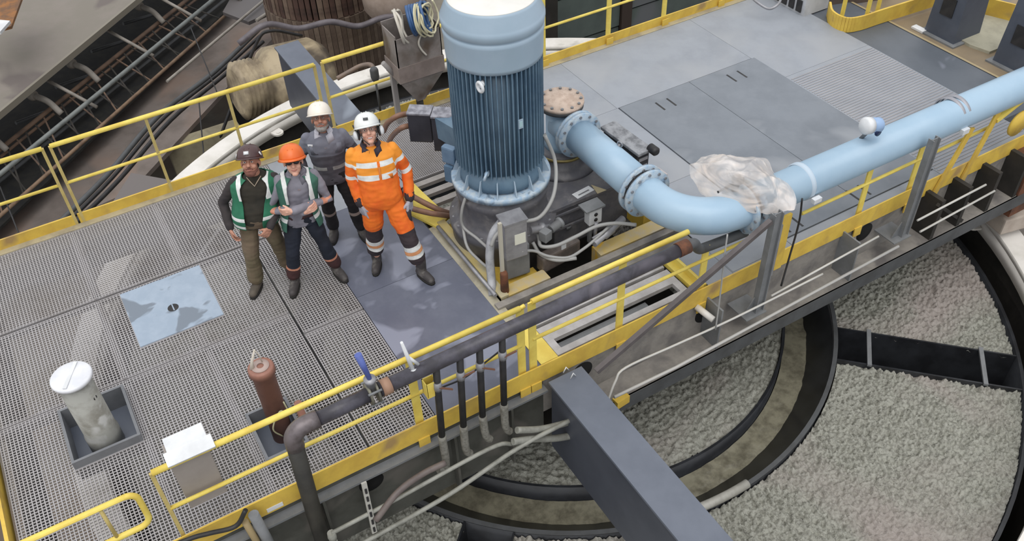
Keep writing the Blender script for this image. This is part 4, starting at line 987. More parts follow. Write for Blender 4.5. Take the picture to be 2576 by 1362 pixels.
    for i in (0, 1):
        mid = sh[i].lerp(el[i], .5)
        capsule(b, [sh[i], mid, el[i], el[i].lerp(wr[i], .5), el[i].lerp(wr[i], .93)], [.056 * s, .059 * s, .055 * s, .050 * s, .044 * s])
        bones += [('up%d' % i, sh[i], el[i], .06), ('lo%d' % i, el[i], wr[i], .05)]
    def near(p):
        best = None
        for nm, a, c, r_ in bones:
            ab = c - a; t = max(0, min(1, (p - a).dot(ab) / ab.dot(ab))); d_ = (p - a.lerp(c, t)).length - r_
            if best is None or d_ < best[0]: best = (d_, nm, t)
        return best[1], best[2]
    jr = o.get('jrule')
    rule = (lambda p: jr(*near(p), p, (p.z - hip.z) / (neck.z - hip.z), sp)) if jr else None
    jm = remesh(b, .0085, 3)
    # soft folds in the cloth
    wrinkle(jm, 9, .008, 16, 26, .004, V((o['x'] * 7, 0, 0)))
    cuts = []
    for fr_ in o.get('tcuts', ()):
        zc = hip.z + (neck.z - hip.z) * fr_; cuts.append((V((0, 0, zc)), V((0, 0, 1)), lambda c, zc=zc: abs(c.z - zc) < .03))
    for nm, a, c, r_ in bones[1:]:
        for fr_ in o.get('ucuts' if nm[:2] == 'up' else 'lcuts', ()):
            q = a.lerp(c, fr_); cuts.append((q, (c - a).normalized(), lambda p, q=q: (p - q).length < .1))
    put(o['jname'], jm, o['jmats'], M_, root, rule, cuts)
    # -- collar
    if o.get('collar'):
        b = MB(); n = 20; A = []; B = []; C = []
        for k in range(n + 1):
            a = math.radians(-90 + 32 + (360 - 64) * k / n); ca, sa = math.cos(a), math.sin(a)
            A.append(b.bm.verts.new(neck + V((ca * .072 * s, .0 + sa * .07 * s, .035)))); B.append(b.bm.verts.new(neck + V((ca * .098 * s, sa * .096 * s, -.02)))); C.append(b.bm.verts.new(neck + V((ca * .066 * s, sa * .064 * s, -.03))))
        for k in range(n): b.bm.faces.new((A[k], A[k + 1], B[k + 1], B[k])); b.bm.faces.new((C[k], C[k + 1], A[k + 1], A[k]))
        for sg, K in ((-1, n), (1, 0)):
            q = neck + V((-sg * -.055 * s, -.06 * s, -.01))
            b.slab([neck + V((sg * .02, -.083 * s, -.02)), neck + V((sg * .085, -.07 * s, .02)), neck + V((sg * .10, -.085 * s, -.075)), neck + V((sg * .035, -.118 * s, -.1))], .008)
        put('collar', raw(b), o['collar'], M_, root)
    if o.get('shirt'):
        b = MB(); b.slab([neck + V((-.05, -.055, -.01)), neck + V((.05, -.055, -.01)), neck + V((.012, -.128 * s, -.14)), neck + V((-.012, -.128 * s, -.14))], .01); put('shirt_front', raw(b), o['shirt'], M_, root)
    # -- trousers
    lb = []
    b = MB(); torso(b, .010, -.2, .14)
    lr = o.get('lrad', (.098, .088, .07, .072, .07))
    for i in (0, 1):
        e = kn[i].lerp(an[i], o.get('cuff', .86))
        capsule(b, [hj[i], hj[i].lerp(kn[i], .5), kn[i], kn[i].lerp(an[i], .4), e], [r_ * s for r_ in lr]); lb += [(i, hj[i], kn[i], 'th'), (i, kn[i], an[i], 'sh')]
    def lnear(p):
        best = None
        for i, a, c, nm in lb:
            ab = c - a; t = max(0, min(1, (p - a).dot(ab) / ab.dot(ab))); d_ = (p - a.lerp(c, t)).length
            if best is None or d_ < best[0]: best = (d_, i, nm, t)
        return best[1:]
    tr_ = o.get('trule'); tm = remesh(b, .0085, 3)
    wrinkle(tm, 8, .011, 12, 30, .005, V((3, o['x'] * 5, 0)))
    put('trousers', tm, o['tmats'], M_, root, (lambda p: tr_(*lnear(p), p)) if tr_ else None,
        [(a.lerp(c, fr_), (c - a).normalized(), lambda p, q=a.lerp(c, fr_): (p - q).length < .15) for i, a, c, nm in lb for fr_ in o.get(nm + 'cuts', ())])
    if o.get('belt'):
        b = MB(); c_ = sp(.085); loft(b, [(c_ + V((0, 0, -.018)), .176 * s * TW, .132 * s), (c_ + V((0, 0, .018)), .176 * s * TW, .132 * s)]); put('belt', raw(b), o['belt'], M_, root)
    # -- boots
    for i in (0, 1):
        fd = V((math.sin(math.radians(o['toe'][i])), -math.cos(math.radians(o['toe'][i])), 0)); a = an[i]
        b = MB(); capsule(b, [a + V((0, 0, .13)), a + V((0, 0, -.02))], [.056 * s, .05 * s])
        capsule(b, [a - fd * .035 + V((0, 0, -.045)), a + fd * .07 + V((0, 0, -.045)), a + fd * .15 + V((0, 0, -.055))], [.046, .048, .042])
        sdv = V((-fd.y, fd.x, 0)); me = remesh(b, .009, 2)
        for v in me.vertices: v.co.z = max(v.co.z, .012)
        bo = put('boot', me, o.get('bootm', BOOTM), M_, root)
        b = MB(); P = []
        for k in range(16):
            t = 2 * PI * k / 16; P.append(a + fd * (.06 + .135 * math.cos(t)) + sdv * .05 * math.copysign(abs(math.sin(t)) ** .7, math.sin(t)))
        b.prism([(p.x, p.y) for p in P], .001, .026); put('sole', raw(b), SOLE, M_, bo)
    # -- vest
    if o.get('vest'):
        vm = o['vest']; b = MB(); n = 110; rows = []; LV = [(-.20, .176, .13), (-.08, .182, .134), (.04, .178, .13), (.16, .174, .128), (.3, .176, .13), (.45, .182, .132), (.6, .192, .136), (.72, .2, .138), (.82, .198, .13), (.89, .172, .112), (.94, .13, .095), (.975, .095, .085)]
        og = o['vopen']; NT = 64
        for q in range(NT + 1):
            t = LV[0][0] + (LV[-1][0] - LV[0][0]) * q / NT; t = max(t, o.get('vhem', -.2))
            j = max(i for i in range(len(LV) - 1) if LV[i][0] <= t + 1e-9); u_ = min(1, (t - LV[j][0]) / (LV[j + 1][0] - LV[j][0])); u_ = u_ if j in (0, len(LV) - 2) else u_ * u_ * (3 - 2 * u_) * .5 + u_ * .5
            rx = LV[j][1] + (LV[j + 1][1] - LV[j][1]) * u_; ry = LV[j][2] + (LV[j + 1][2] - LV[j][2]) * u_
            add = bl * math.exp(-((t - .18) / .22) ** 2); op = og(t); row = []
            c = (sp(t) if t >= 0 else hip + V((0, 0, t * .55))) + V((0, -add * .6, 0))
            for k in range(n + 1):
                a = math.radians(-90 + op + (360 - 2 * op) * k / n); ca, sa = math.cos(a), math.sin(a); fl = .02 * max(0, -t * 4 + .3)
                p_ = c + V((math.copysign(abs(ca) ** .83, ca) * ((rx * s * TW) + .012 + add * .5 + fl), math.copysign(abs(sa) ** .83, sa) * (ry * s + .012 + add * .7 + fl), 0))
                p_ += (p_ - c).normalized() * (.006 * noise.noise(p_ * 7))
                row.append(b.bm.verts.new(p_))
            rows.append((t, c, row))
        for (t0, c0, A), (t1, c1, B) in zip(rows, rows[1:]):
            if t1 - t0 < 1e-6: continue
            for k in range(n): b.bm.faces.new((A[k], A[k + 1], B[k + 1], B[k]))
        xc = sp(.75).x; ks = s * TW; zf = lambda t: hip.z + (neck.z - hip.z) * t if t >= 0 else hip.z + t * .55
        for xx in (-.14, -.095, .095, .14): bmesh.ops.bisect_plane(b.bm, geom=b.bm.verts[:] + b.bm.edges[:] + b.bm.faces[:], dist=1e-5, plane_co=(xc + xx * ks, 0, 0), plane_no=(1, 0, 0))
        for tt in o.get('vcuts', ()): bmesh.ops.bisect_plane(b.bm, geom=b.bm.verts[:] + b.bm.edges[:] + b.bm.faces[:], dist=1e-5, plane_co=(0, 0, zf(tt)), plane_no=(0, 0, 1))
        for fc in b.bm.faces:
            q = fc.calc_center_median(); t = (q.z - hip.z) / (neck.z - hip.z); t = t if t >= 0 else (q.z - hip.z) / .55
            fc.smooth = True; fc.material_index = o['vrule'](t, abs(q.x - xc) / ks, q.y < sp(max(t, 0)).y + .03)
        for v in [v for v in b.bm.verts if not v.link_faces]: b.bm.verts.remove(v)
        bmesh.ops.recalc_face_normals(b.bm, faces=b.bm.faces)
        me = bpy.data.meshes.new('vest'); b.bm.to_mesh(me); b.bm.free()
        for v in me.vertices: v.co.z += .004 * noise.noise(v.co * 12)
        me.transform(M_); vo = link_mesh('vest', me, vm, root)
        sl_ = vo.modifiers.new('thick', 'SOLIDIFY'); sl_.thickness = .008; sl_.offset = 1
    if o.get('gloves'):
        for i in (0, 1):
            b = MB(); hand(b, wr[i], o['hdir'][i], o['palm'][i], o['thumb'][i], o.get('curl', 28), s * 1.05, 1.28, 1.12); capsule(b, [wr[i].lerp(el[i], .12), wr[i]], [.034, .03])
            put('glove', remesh(b, .006, 1), o['gloves'], M_, root)
            b = MB(); capsule(b, [wr[i].lerp(el[i], .26), wr[i].lerp(el[i], .08)], [.052, .05]); put('cuff', raw(b), o['cuffm'], M_, root)
    if o.get('extra'): o['extra'](root, M_, dict(hip=hip, neck=neck, sp=sp, hj=hj, kn=kn, an=an, s=s))
    return root

GRN = mat('green vest cloth', (44, 118, 88), (36, 100, 74), .7, scale=5)
GRN2 = mat('grey green vest cloth', (64, 112, 96), (54, 98, 84), .7, scale=5)
DKSW = mat('dark olive sweater', (54, 50, 42), (44, 42, 36), .9, scale=6)
DKSL = mat('dark purple grey sleeve', (60, 54, 54), (50, 46, 48), .8, scale=6)
KHAK = mat('brown work trousers', (118, 102, 84), (100, 92, 70), .85, scale=2.5)
NAVY = mat('navy jeans', (30, 36, 50), (24, 28, 40), .8, scale=5)
PEACH = mat('peach hem tape', (214, 150, 122), (190, 124, 100), .5, scale=8)
MARO = mat('dark maroon gaiter', (72, 44, 44), (58, 38, 38), .7, scale=8)
GSH = mat('grey work shirt', (138, 136, 146), (124, 122, 132), .8, scale=5)
GCO = mat('slate grey coverall', (122, 124, 136), (108, 110, 122), .8, scale=5)
GCO2 = mat('dark slate coverall', (88, 86, 94), (78, 76, 84), .8, scale=5)
BLKT = mat('black trousers', (30, 28, 30), (38, 36, 38), .8, scale=5)
ORG = mat('hi-vis orange cloth', (242, 120, 34), (232, 102, 30), .7, scale=5)
ORY = mat('hi-vis yellow orange yoke', (246, 156, 50), (240, 146, 44), .7, scale=5)
CHAR = mat('charcoal cloth', (62, 52, 56), (50, 44, 48), .8, scale=6)
GRH = mat('grey hair', (150, 146, 142), (120, 116, 112), .8, scale=30)
DKH = mat('dark hair', (58, 44, 40), (44, 34, 32), .8, scale=30)

# ---- man with the brown helmet
def vop1(t): return 17 + 18 * max(0, t - .1)
def vr1(t, x, front):
    if not front: return 1 if .3 < t < .38 else 0
    if t > .58 and .095 < x < .14: return 1
    if .16 < t < .235: return 1
    if -.03 < t < .04 and .06 < x: return 1
    return 0
def vn(b): pass
def ex1(root, M_, d):
    b = MB(); nk = d['neck']; capsule(b, [nk + V((-.065, -.06, .0)), nk + V((-.03, -.1, -.03)), nk + V((0, -.12, -.065)), nk + V((.03, -.1, -.03)), nk + V((.065, -.06, .0))], .005, 6)
    put('v_neck_piping', raw(b), mat('beige piping', (176, 160, 140), None), M_, root)
person(dict(h=1.66, x=1.18, y=7.33, yaw=-24, lean=(.10, -.01), vhem=-.06, feet=[(1.0, 7.33), (1.37, 7.39)], toe=(-14, 20), label='heavy man in a brown hard hat, dark sweater and green vest, leftmost of the four',
    wide=1.12, belly=.05, elbow=[(-.275, .02, 1.07), (.28, .03, 1.08)], wrist=[(-.25, -.11, .84), (.15, -.22, .88)], hdir=[(.15, -.25, -1), (-.6, -.1, -.7)], palm=[(.9, .2, 0), (-.3, .9, 0)], thumb=[(0, -1, 0), (0, -.3, 1)], curl=32,
    skin=SKIN2, hairm=DKH, beard=mat('stubble', (120, 78, 66), (104, 68, 58), .8, scale=20), helmet=mat('brown helmet', (82, 60, 60), (74, 54, 54), .3), peak=0,
    decals=[(0, -.128, .09, .045, .032, WHITE), (-.103, -.05, .07, .02, .04, WHITE), (.104, -.05, .075, .02, .04, WHITE)],
    jname='sweater', jmats=[DKSW, DKSL], jrule=lambda nm, t, p, z, sp: 0 if nm == 'torso' else 1, tmats=[KHAK], bootm=mat('dusty brown boot', (96, 88, 78), (74, 68, 62), .8, scale=8),
    lrad=(.105, .098, .082, .082, .086), cuff=.88, vest=[GRN, SILV], vopen=vop1, vrule=vr1, vcuts=(-.03, .04, .16, .235, .3, .38, .58), pitch=33, roll=0, extra=ex1))
# ---- man with the orange helmet, arms crossed
def vop2(t): return 26 + 34 * max(0, .45 - t)
def vr2(t, x, front):
    if t > .46 and .095 < x < .14: return 1
    if .0 < t < .09: return 1
    return 0
def jr2(nm, t, p, z, sp):
    if nm.startswith('lo') and .1 < t < .22: return 1
    if nm.startswith('up') and .86 < t < .94: return 1
    if nm == 'torso' and .17 < z < .2: return 1
    return 0
def tr2(i, nm, t, p):
    if nm == 'sh' and t > .52: return 2
    if nm == 'sh' and t > .44: return 1
    return 0
person(dict(h=1.65, x=1.56, y=7.12, yaw=-16, lean=(.055, 0), feet=[(1.34, 7.13), (1.78, 7.07)], toe=(-16, 24), label='man with crossed arms in an orange hard hat, dark sunglasses and open green vest',
    elbow=[(-.27, -.03, 1.02), (.30, -.05, 1.04)], wrist=[(.06, -.22, 1.06), (-.05, -.26, 1.13)], hdir=[(.9, .1, .25), (-.9, .25, -.15)], palm=[(0, 1, 0), (0, 1, 0)], thumb=[(0, 0, 1), (0, 0, 1)], curl=40,
    skin=SKIN, hairm=DKH, helmet=mat('orange helmet', (232, 116, 48), (222, 104, 44), .35), glasses=1, bend=(.02, .02),
    jname='shirt', jmats=[GSH, PEACH], jrule=jr2, tmats=[NAVY, PEACH, MARO], trule=tr2, cuff=.8, lrad=(.098, .09, .07, .076, .078), belt=MARO,
    collar=GSH, shirt=mat('pale pink shirt front', (186, 168, 170), (170, 154, 158), .8, scale=20), vest=[GRN2, SILV], vopen=vop2, vrule=vr2, vcuts=(0, .09, .46), lcuts=(.1, .22), ucuts=(.86, .94), shcuts=(.44, .52), pitch=24, hoff=(0, -.02, 0)))
# ---- man with the white helmet behind
def jr3(nm, t, p, z, sp):
    if nm == 'torso' and .22 < z < .30 and p.y < 0 and (abs(p.x) > .03): return 2
    if nm == 'torso' and z < .55: return 1
    if nm.startswith('lo'): return 1
    if nm.startswith('up') and t > .55: return 1
    return 0
def tr3(i, nm, t, p): return 1 if nm == 'sh' and .22 < t < .32 else 0
def ex3(root, M_, d):
    nk = d['neck']
    for sg in (-1, 1):
        b = MB(); b.slab([nk + V((sg * .09, -.10, -.1)), nk + V((sg * .16, -.1, -.1)), nk + V((sg * .155, -.118, -.2)), nk + V((sg * .085, -.126, -.2))], .006); put('chest_pocket', raw(b), GCO, M_, root)
    b = MB(); b.slab([nk + V((-.17, -.085, -.09)), nk + V((-.12, -.098, -.09)), nk + V((-.12, -.1, -.12)), nk + V((-.17, -.09, -.12))], .006); put('name_tape', raw(b), WHITE, M_, root)
person(dict(h=1.69, x=2.08, y=7.56, yaw=-20, feet=[(2.0, 7.68), (2.26, 7.50)], toe=(-10, 22), label='grey-bearded man in a white hard hat and slate grey work jacket standing behind the others',
    wide=1.05, elbow=[(-.28, .03, 1.10), (.28, .03, 1.10)], wrist=[(-.25, -.08, .88), (.27, -.05, .86)], hdir=[(0, -.2, -1), (0, -.2, -1)], palm=[(1, 0, 0), (-1, 0, 0)], thumb=[(0, -1, 0), (0, -1, 0)],
    skin=SKIN2, hairm=GRH, beard=GRH, helmet=mat('cream white helmet', (240, 232, 220), (232, 224, 212), .35), clear=1,
    jname='jacket', jmats=[GCO, GCO2, mat('muted reflective band', (168, 168, 166), (140, 140, 140), .4, scale=14)], jrule=jr3, tmats=[BLKT, mat('dull tape', (150, 136, 128), None)], trule=tr3,
    collar=mat('pale blue collar', (196, 196, 206), None), shirt=mat('pale plaid shirt', (176, 168, 172), (196, 190, 196), .8, scale=30), tcuts=(.22, .30, .55), shcuts=(.22, .32), pitch=33, extra=ex3))
# ---- man in orange
def jr4(nm, t, p, z, sp):
    if nm == 'torso':
        if .70 < z < .79 or .47 < z < .57: return 0 if abs(p.x) < .014 and p.y < 0 else 2
        if z > .57: return 1
        return 0
    if nm.startswith('up'):
        if .30 < t < .44 or .82 < t < .97: return 2
        return 1 if t < .36 else 0
    if nm.startswith('lo') and t > .8: return 0
    return 0
def tr4(i, nm, t, p):
    if nm == 'th': return 1 if t > .80 else 0
    if t < .16: return 1
    if t < .30: return 2
    if t < .40: return 3
    if t < .52: return 2
    return 1
def ex4(root, M_, d):
    sp = d['sp']; c = sp(.52)
    b = MB(); b.box(-.008, .008, c.y - .150, c.y - .138, c.z - .26, c.z + .12); put('zip', raw(b), mat('orange zip', (206, 120, 50), None), M_, root)
    b = MB(); b.slab([c + V((.05, -.136, .01)), c + V((.15, -.122, .01)), c + V((.15, -.124, -.04)), c + V((.05, -.138, -.04))], .006); put('name_patch', raw(b), mat('orange patch print', (226, 132, 44), (214, 118, 40), .6, scale=30), M_, root)
    h_ = d['hj'][1].lerp(d['kn'][1], .45)
    b = MB(); capsule(b, [h_ + V((.085, -.03, .06)), h_ + V((.085, -.04, -.07))], [.036, .036], 10); put('thigh_pocket', raw(b), CHAR, M_, root)
person(dict(h=1.86, x=2.33, y=6.80, yaw=-18, feet=[(2.20, 6.97), (2.52, 6.55)], toe=(-14, 30), label='tall smiling man in a bright orange hi-vis suit, white helmet and ear muffs',
    wide=1.06, belly=.02, hip=(-.02, .0), lean=(-.02, .08), elbow=[(-.275, .06, 1.22), (.265, .07, 1.20)], wrist=[(-.23, -.04, .95), (.245, -.06, .93)], hdir=[(.1, -.1, -1), (-.15, -.25, -1)], palm=[(.8, .5, 0), (-.8, .6, 0)], thumb=[(.3, -1, 0), (-.3, -1, 0)], curl=24,
    skin=SKIN, hairm=GRH, helmet=mat('white helmet', (236, 238, 234), (226, 228, 226), .3), peak=0, muffs=1, smile=1, clear=1, decals=[(-.0, -.118, .105, .045, .026, GREYD)],
    jname='hi_vis_jacket', jmats=[ORG, ORY, SILV], jrule=jr4, tmats=[ORG, CHAR, SILV, mat('salmon tape', (214, 150, 104), None)], trule=tr4, lrad=(.108, .102, .08, .086, .084), cuff=.62,
    gloves=mat('pale grey glove', (176, 174, 184), (150, 148, 158), .7, scale=14), cuffm=CHAR, collar=mat('navy collar', (54, 46, 58), None), shirt=mat('checked shirt', (168, 168, 190), (204, 196, 200), .8, scale=60), tcuts=(.47, .57, .70, .79), ucuts=(.30, .36, .44, .82, .97), thcuts=(.80,), shcuts=(.16, .30, .40, .52), pitch=32, roll=-4, bend=(.0, .03), extra=ex4))
# ================================================================== hopper with hose coil at the far rail
hp = thing('steel_hopper', (3.8, 9.2, 0), 'rusty grey steel hopper with a funnel bottom standing at the far rail', 'hopper')
HS = mat('stained hopper steel', (142, 134, 130), (116, 110, 104), .6, scale=3, c3=(92, 78, 66), s3=2.2, lo3=.5, hi3=.66)
x0, x1, y0, y1 = 3.53, 4.12, 9.0, 9.38
b = MB(); T = .012
b.box(x0, x1, y0, y0 + T, .9, 1.3); b.box(x0, x1, y1 - T, y1, .9, 1.38); b.box(x0, x0 + T, y0, y1, .9, 1.34); b.box(x1 - T, x1, y0, y1, .9, 1.34)
b.build('upper_box', HS, hp)
b = MB(); b.box(x0 - .01, x1 + .01, y0 - .01, y1 + .01, .72, .93); b.build('lower_band', mat('paler hopper band', (140, 128, 122), (120, 108, 102), .6, scale=3), hp)
b = MB(); c = (3.80, 9.12); Q = [(x0, y0), (x1, y0), (x1, y1), (x0, y1)]
for k in range(4): b.face([(Q[k][0], Q[k][1], .72), (Q[(k + 1) % 4][0], Q[(k + 1) % 4][1], .72), (c[0] + (.05 if Q[(k + 1) % 4][0] > 3.8 else -.05), c[1] + (.05 if Q[(k + 1) % 4][1] > 9.12 else -.05), .36), (c[0] + (.05 if Q[k][0] > 3.8 else -.05), c[1] + (.05 if Q[k][1] > 9.12 else -.05), .36)])
b.build('funnel', HS, hp)
MB().cyl((c[0], c[1], .16), (c[0], c[1], .38), .045, 12).build('outlet', DARK, hp)
for px in ((3.56, 9.3), (4.36, 9.3)): MB().box(px[0] - .03, px[0] + .03, px[1] - .03, px[1] + .03, .0, .74).build('leg', mat('pale hopper leg', (150, 146, 144), None), hp)
MB().tube([(3.42, 9.2, .95), (3.56, 9.2, .72)], .03, 8).build('side_arm', mat('pale hopper leg', (150, 146, 144), None), hp)
hc = thing('hose_coil', (3.8, 9.15, 1.3), 'coil of blue and cream hose lying on top of the hopper', 'hose coil')
def coil(c, R_, r_, ax, m_, nm, turns=3, pitch=.03, jit=.02):
    ax = Vector(ax).normalized(); u = ax.orthogonal().normalized(); w = ax.cross(u); P = []
    for k in range(int(turns * 20) + 1):
        a = 2 * PI * k / 20; j = jit * noise.noise(Vector((k * .3, R_ * 9, 1)))
        P.append(Vector(c) + (u * math.cos(a) + w * math.sin(a)) * (R_ + j) + ax * (pitch * k / 20 + j))
    return MB().tube(P, r_, 8).build(nm, m_, hc)
coil((3.80, 9.12, 1.42), .165, .02, (1, -.5, .25), mat('blue hose', (58, 94, 140), (46, 78, 120), .4), 'blue_loop', 6, .034)
coil((3.88, 9.06, 1.43), .17, .012, (1, -.9, .35), mat('cream hose', (206, 200, 168), (186, 180, 150), .5), 'cream_loop', 5, .03, .06)
coil((3.64, 9.14, 1.38), .19, .014, (1, -.35, .2), mat('white hose', (200, 194, 182), None, .5), 'white_loop', 3, .02, .04)
MB().tube(smooth([(3.9, 9.0, 1.32), (3.82, 8.985, 1.2), (3.84, 8.985, 1.1), (3.9, 8.985, 1.0)]), .012, 6).build('hose_end', mat('white hose', (200, 194, 182), None), hc)
tag(MB().tube(smooth([at_y(848, 198, 9.9), at_y(880, 180, 9.9), at_y(910, 165, 9.9), at_y(935, 165, 9.8), at_y(942, 190, 9.7)]), .03, 10).build('bent_pipe', CABD), 'bent brown hose lying over the pale rim left of the hopper', 'hose')
b = MB(); q = at_y(942, 185, 9.7); b.lathe(q, [(.04, -.1), (.055, -.05), (.055, .05), (.04, .08)], 14); b.tube([q, q + Vector((.0, 0, -.7))], .015, 8); tag(b.build('hanging_valve', GREYD), 'grey valve body hanging left of the hopper', 'valve')

# ================================================================== right end: walkway, stands, yellow curb
en_ = thing('end_walkway', (11.5, 7.5, -.1), 'tan walkway strip beyond the right end of the deck', None, None, 'structure'); en_.name = 'trim_1'; WP[en_.name] = Vector((11.5, 7.5, -.1))
MB().box(10.66, 12.9, 3.6, 13, -.16, -.06).build('tan_strip', mat('tan walkway strip', (142, 126, 102), (130, 116, 96), .7, scale=1.5, c3=(112, 112, 116), s3=.7), en_)
MB().box(10.62, 10.68, 3.6, 13, -.16, -.02).build('edge_angle', mat('tan edge', (170, 154, 120), None), en_)
P = [at_z(2385, 40, -.02), at_z(2500, 20, -.02), at_z(2560, 60, -.02), at_z(2540, 110, -.02), at_z(2490, 130, -.02), at_z(2440, 112, -.02), at_z(2400, 90, -.02)]
MB().slab(P, .1, (0, 0, 1)).build('pale_pad', mat('pale dusty pad', (176, 172, 152), (160, 156, 138), .8, scale=4), en_)
b = MB(); q = at_z(2312, 73, -.04); b.obox(q, (.1, .2, .03), 0); tag(b.build('white_block', WHITE), 'small white block lying on the tan walkway', 'block')
STD = mat('slate grey stand paint', (84, 90, 102), (74, 80, 92), .5, scale=2)
def stand(cx, cy, label, ht=1.3):
    t = thing('equipment_stand', (cx, cy, -.06), label, 'stand')
    b = MB(); q = []
    for z, k in ((-.04, 1), (ht, .82)): q.append([b.bm.verts.new((cx + sx_ * .27 * k, cy + sy_ * .25 * k, z)) for sx_, sy_ in ((-1, -1), (1, -1), (1, 1), (-1, 1))])
    for k in range(4): b.bm.faces.new((q[0][k], q[0][(k + 1) % 4], q[1][(k + 1) % 4], q[1][k]))
    b.bm.faces.new(q[1]); b.build('column', STD, t)
    MB().box(cx - .34, cx + .32, cy - .31, cy + .31, -.06, -.035).build('base_plate', GREY, t)
    MB().obox((cx - .258, cy, .42), (.02, .2, .26), Matrix.Rotation(math.radians(2), 3, 'Y')).build('side_opening', BLACK, t)
    return t
stand(11.16, 7.05, 'slate grey tapered equipment stand at the top right, left one'); stand(11.26, 5.98, 'slate grey tapered equipment stand at the right edge of the picture')
yc = thing('curved_rail', at_z(2150, 60, .1), 'golden yellow curved toe rail with posts at the top right', 'guard rail')
K = [at_z(2085, 22, .1), at_z(2092, 45, .1), at_z(2125, 62, .1), at_z(2165, 58, .1), at_z(2220, 40, .1), at_z(2340, 2, .1), at_z(2420, -24, .1)]
K = smooth(K, 5); b = MB()
for a, c in zip(K, K[1:]): b.bar(a, c, .03, .22)
b.build('toe_band', YELB, yc)
for px, py in ((2118, 40), (2180, 40), (2210, 15)):
    q = at_z(px, py, .15); MB().box(q.x - .035, q.x + .035, q.y - .01, q.y + .01, 0, 1.1).build('post', YEL, yc)
b = MB(); b.tube([p_ + Vector((0, 0, .95)) for p_ in K], .022, 8); b.build('top_rail', YEL, yc)
A = at_z(2440, 0, .4); MB().bar(at_z(2440, 5, .1), at_z(2548, 32, .1), .03, .25).build('end_band', YELB, yc)
bn = thing('sheet_bin', at_z(2150, 20, 0), 'brown metal bin inside the curved yellow rail', 'bin')
MB().obox(at_z(2160, 22, .0) + Vector((.3, .7, .1)), (1.2, 1.0, .5), -.3, bev=.02).build('bin_wall', mat('brown bin', (98, 86, 80), (84, 74, 70), .6), bn)
fr = thing('louvred_unit', at_z(1990, 30, 0), 'pale grey low cabinet with a dark louvred side at the far right of the deck', 'cabinet')
c = Vector((10.15, 9.0, 0))
MB().box(9.72, 10.2, 8.5, 9.7, .0, .28).build('cabinet_body', mat('pale cabinet', (196, 198, 202), (178, 180, 184), .5), fr)
for k in range(7): MB().box(9.70, 9.716, 8.56 + k * .15, 8.66 + k * .15, .04, .22).build('louvre', BLACK, fr)
tf = thing('tube_frame', at_z(1920, 10, .2), 'bent grey tube frame beside the pale cabinet', 'frame')
MB().tube(smooth([at_z(1885, -12, .3), at_z(1908, 8, .25), at_z(1935, 22, .2), at_z(1958, 10, .25), at_z(1968, -14, .3)]), .02, 8).build('tube', GALV, tf)
# brown column and pale concrete at the right edge below the walkway
tag(MB().box(9.55, 9.85, 4.5, 4.78, -.95, -.1).build('support_column', RUST), 'rusty brown support column under the right end of the deck', 'column')
tag(MB().obox((9.95, 4.75, -1.22), (.5, .5, .24), -.2, bev=.02).build('concrete_block', mat('pale concrete', (184, 172, 160), (170, 156, 144), .8)), 'pale concrete block beside the rusty column at the right edge', 'block')
b = MB()
for x in (8.05, 8.5, 9.0, 9.5): b.box(x - .03, x + .03, 4.52, 4.78, -.62, -.05)
b.bar((8.0, 4.55, -.1), (8.6, 4.55, -.6), .04, .04); tag(b.build('edge_frame', DARK, deck))

# ================================================================== neighbour tank, siding and plant behind
G = thing('ground', (3, 17, -6), 'dirty concrete ground far below the walkway', None, None, 'structure')
MB().box(-25, 45, -12, 50, -6.2, -6).build('ground_slab', mat('dirty concrete ground', (122, 116, 104), (92, 86, 80), .9, scale=.6, c3=(104, 92, 80), s3=.3), G)
sd_ = thing('wall_1', (10, 14, -3), 'green-grey boarded wall behind the far rail', None, None, 'structure')
SG = mat('grey green siding', (98, 110, 106), (84, 94, 92), .4, scale=.8, c3=(112, 116, 120), s3=.5)
for i, (xa, xb) in enumerate(((7.7, 10.7), (11.0, 15.6))):
    for k in range(6):
        z0 = -4.0 + .52 * k + (.0 if i == 0 else -.2)
        MB().box(xa, xb, 14.3 - .02 * k, 14.36, z0, z0 + .48).build('siding_panel', SG, sd_)
MB().box(10.72, 10.98, 14.2, 14.4, -5, 0).build('mullion', mat('dark brown mullion', (66, 54, 48), None), sd_)
MB().box(7.4, 17, 14.37, 14.45, -6, 0.5).build('backing', DARK, sd_)
MB().box(13.7, 14.6, 14.0, 14.2, -5, 0.5).build('pale_column', mat('pale column', (140, 134, 138), None), sd_)
# rusty ribbed silo
sx, sy = at_y(845, 60, 16.5).x, 17.6
si = thing('ribbed_silo', (sx, sy, -6), 'large rusty silo of brown vertical boards behind the rails', 'silo')
RB = [mat('silo brown %d' % k, c, c2, .8, scale=3) for k, (c, c2) in enumerate((((104, 84, 72), (80, 62, 54)), ((84, 62, 54), (60, 46, 40)), ((120, 102, 88), (92, 76, 66))))]
RS = 1.75
RB2 = [mat('silo lower brown %d' % k, c, c2, .8, scale=3) for k, (c, c2) in enumerate((((124, 108, 94), (98, 84, 72)), ((104, 88, 76), (84, 70, 60))))]
sl = at_y(690, 0, 16.6); sr = at_y(985, 0, 16.6); RS = (sr.x - sl.x) / 2 * 1.0; sx = (sl.x + sr.x) / 2 + .1
MB().lathe((sx, sy, 0), [(RS - .06, -6), (RS - .06, 3)], 64).build('shell', mat('silo dark', (50, 40, 36), None, .9), si)
zb_ = at_y(850, 45, sy - RS).z
for k in range(64):
    a = 2 * PI * k / 64
    if math.sin(a) > .3: continue
    u = Vector((math.cos(a), math.sin(a), 0)); w = .085 + .03 * random.random()
    MB().bar(Vector((sx, sy, zb_)) + u * RS, Vector((sx, sy, 3)) + u * RS, .06 + .03 * random.random(), w, (-u.y, u.x, 0)).build('board', RB[k % 3 if random.random() < .7 else 1], si)
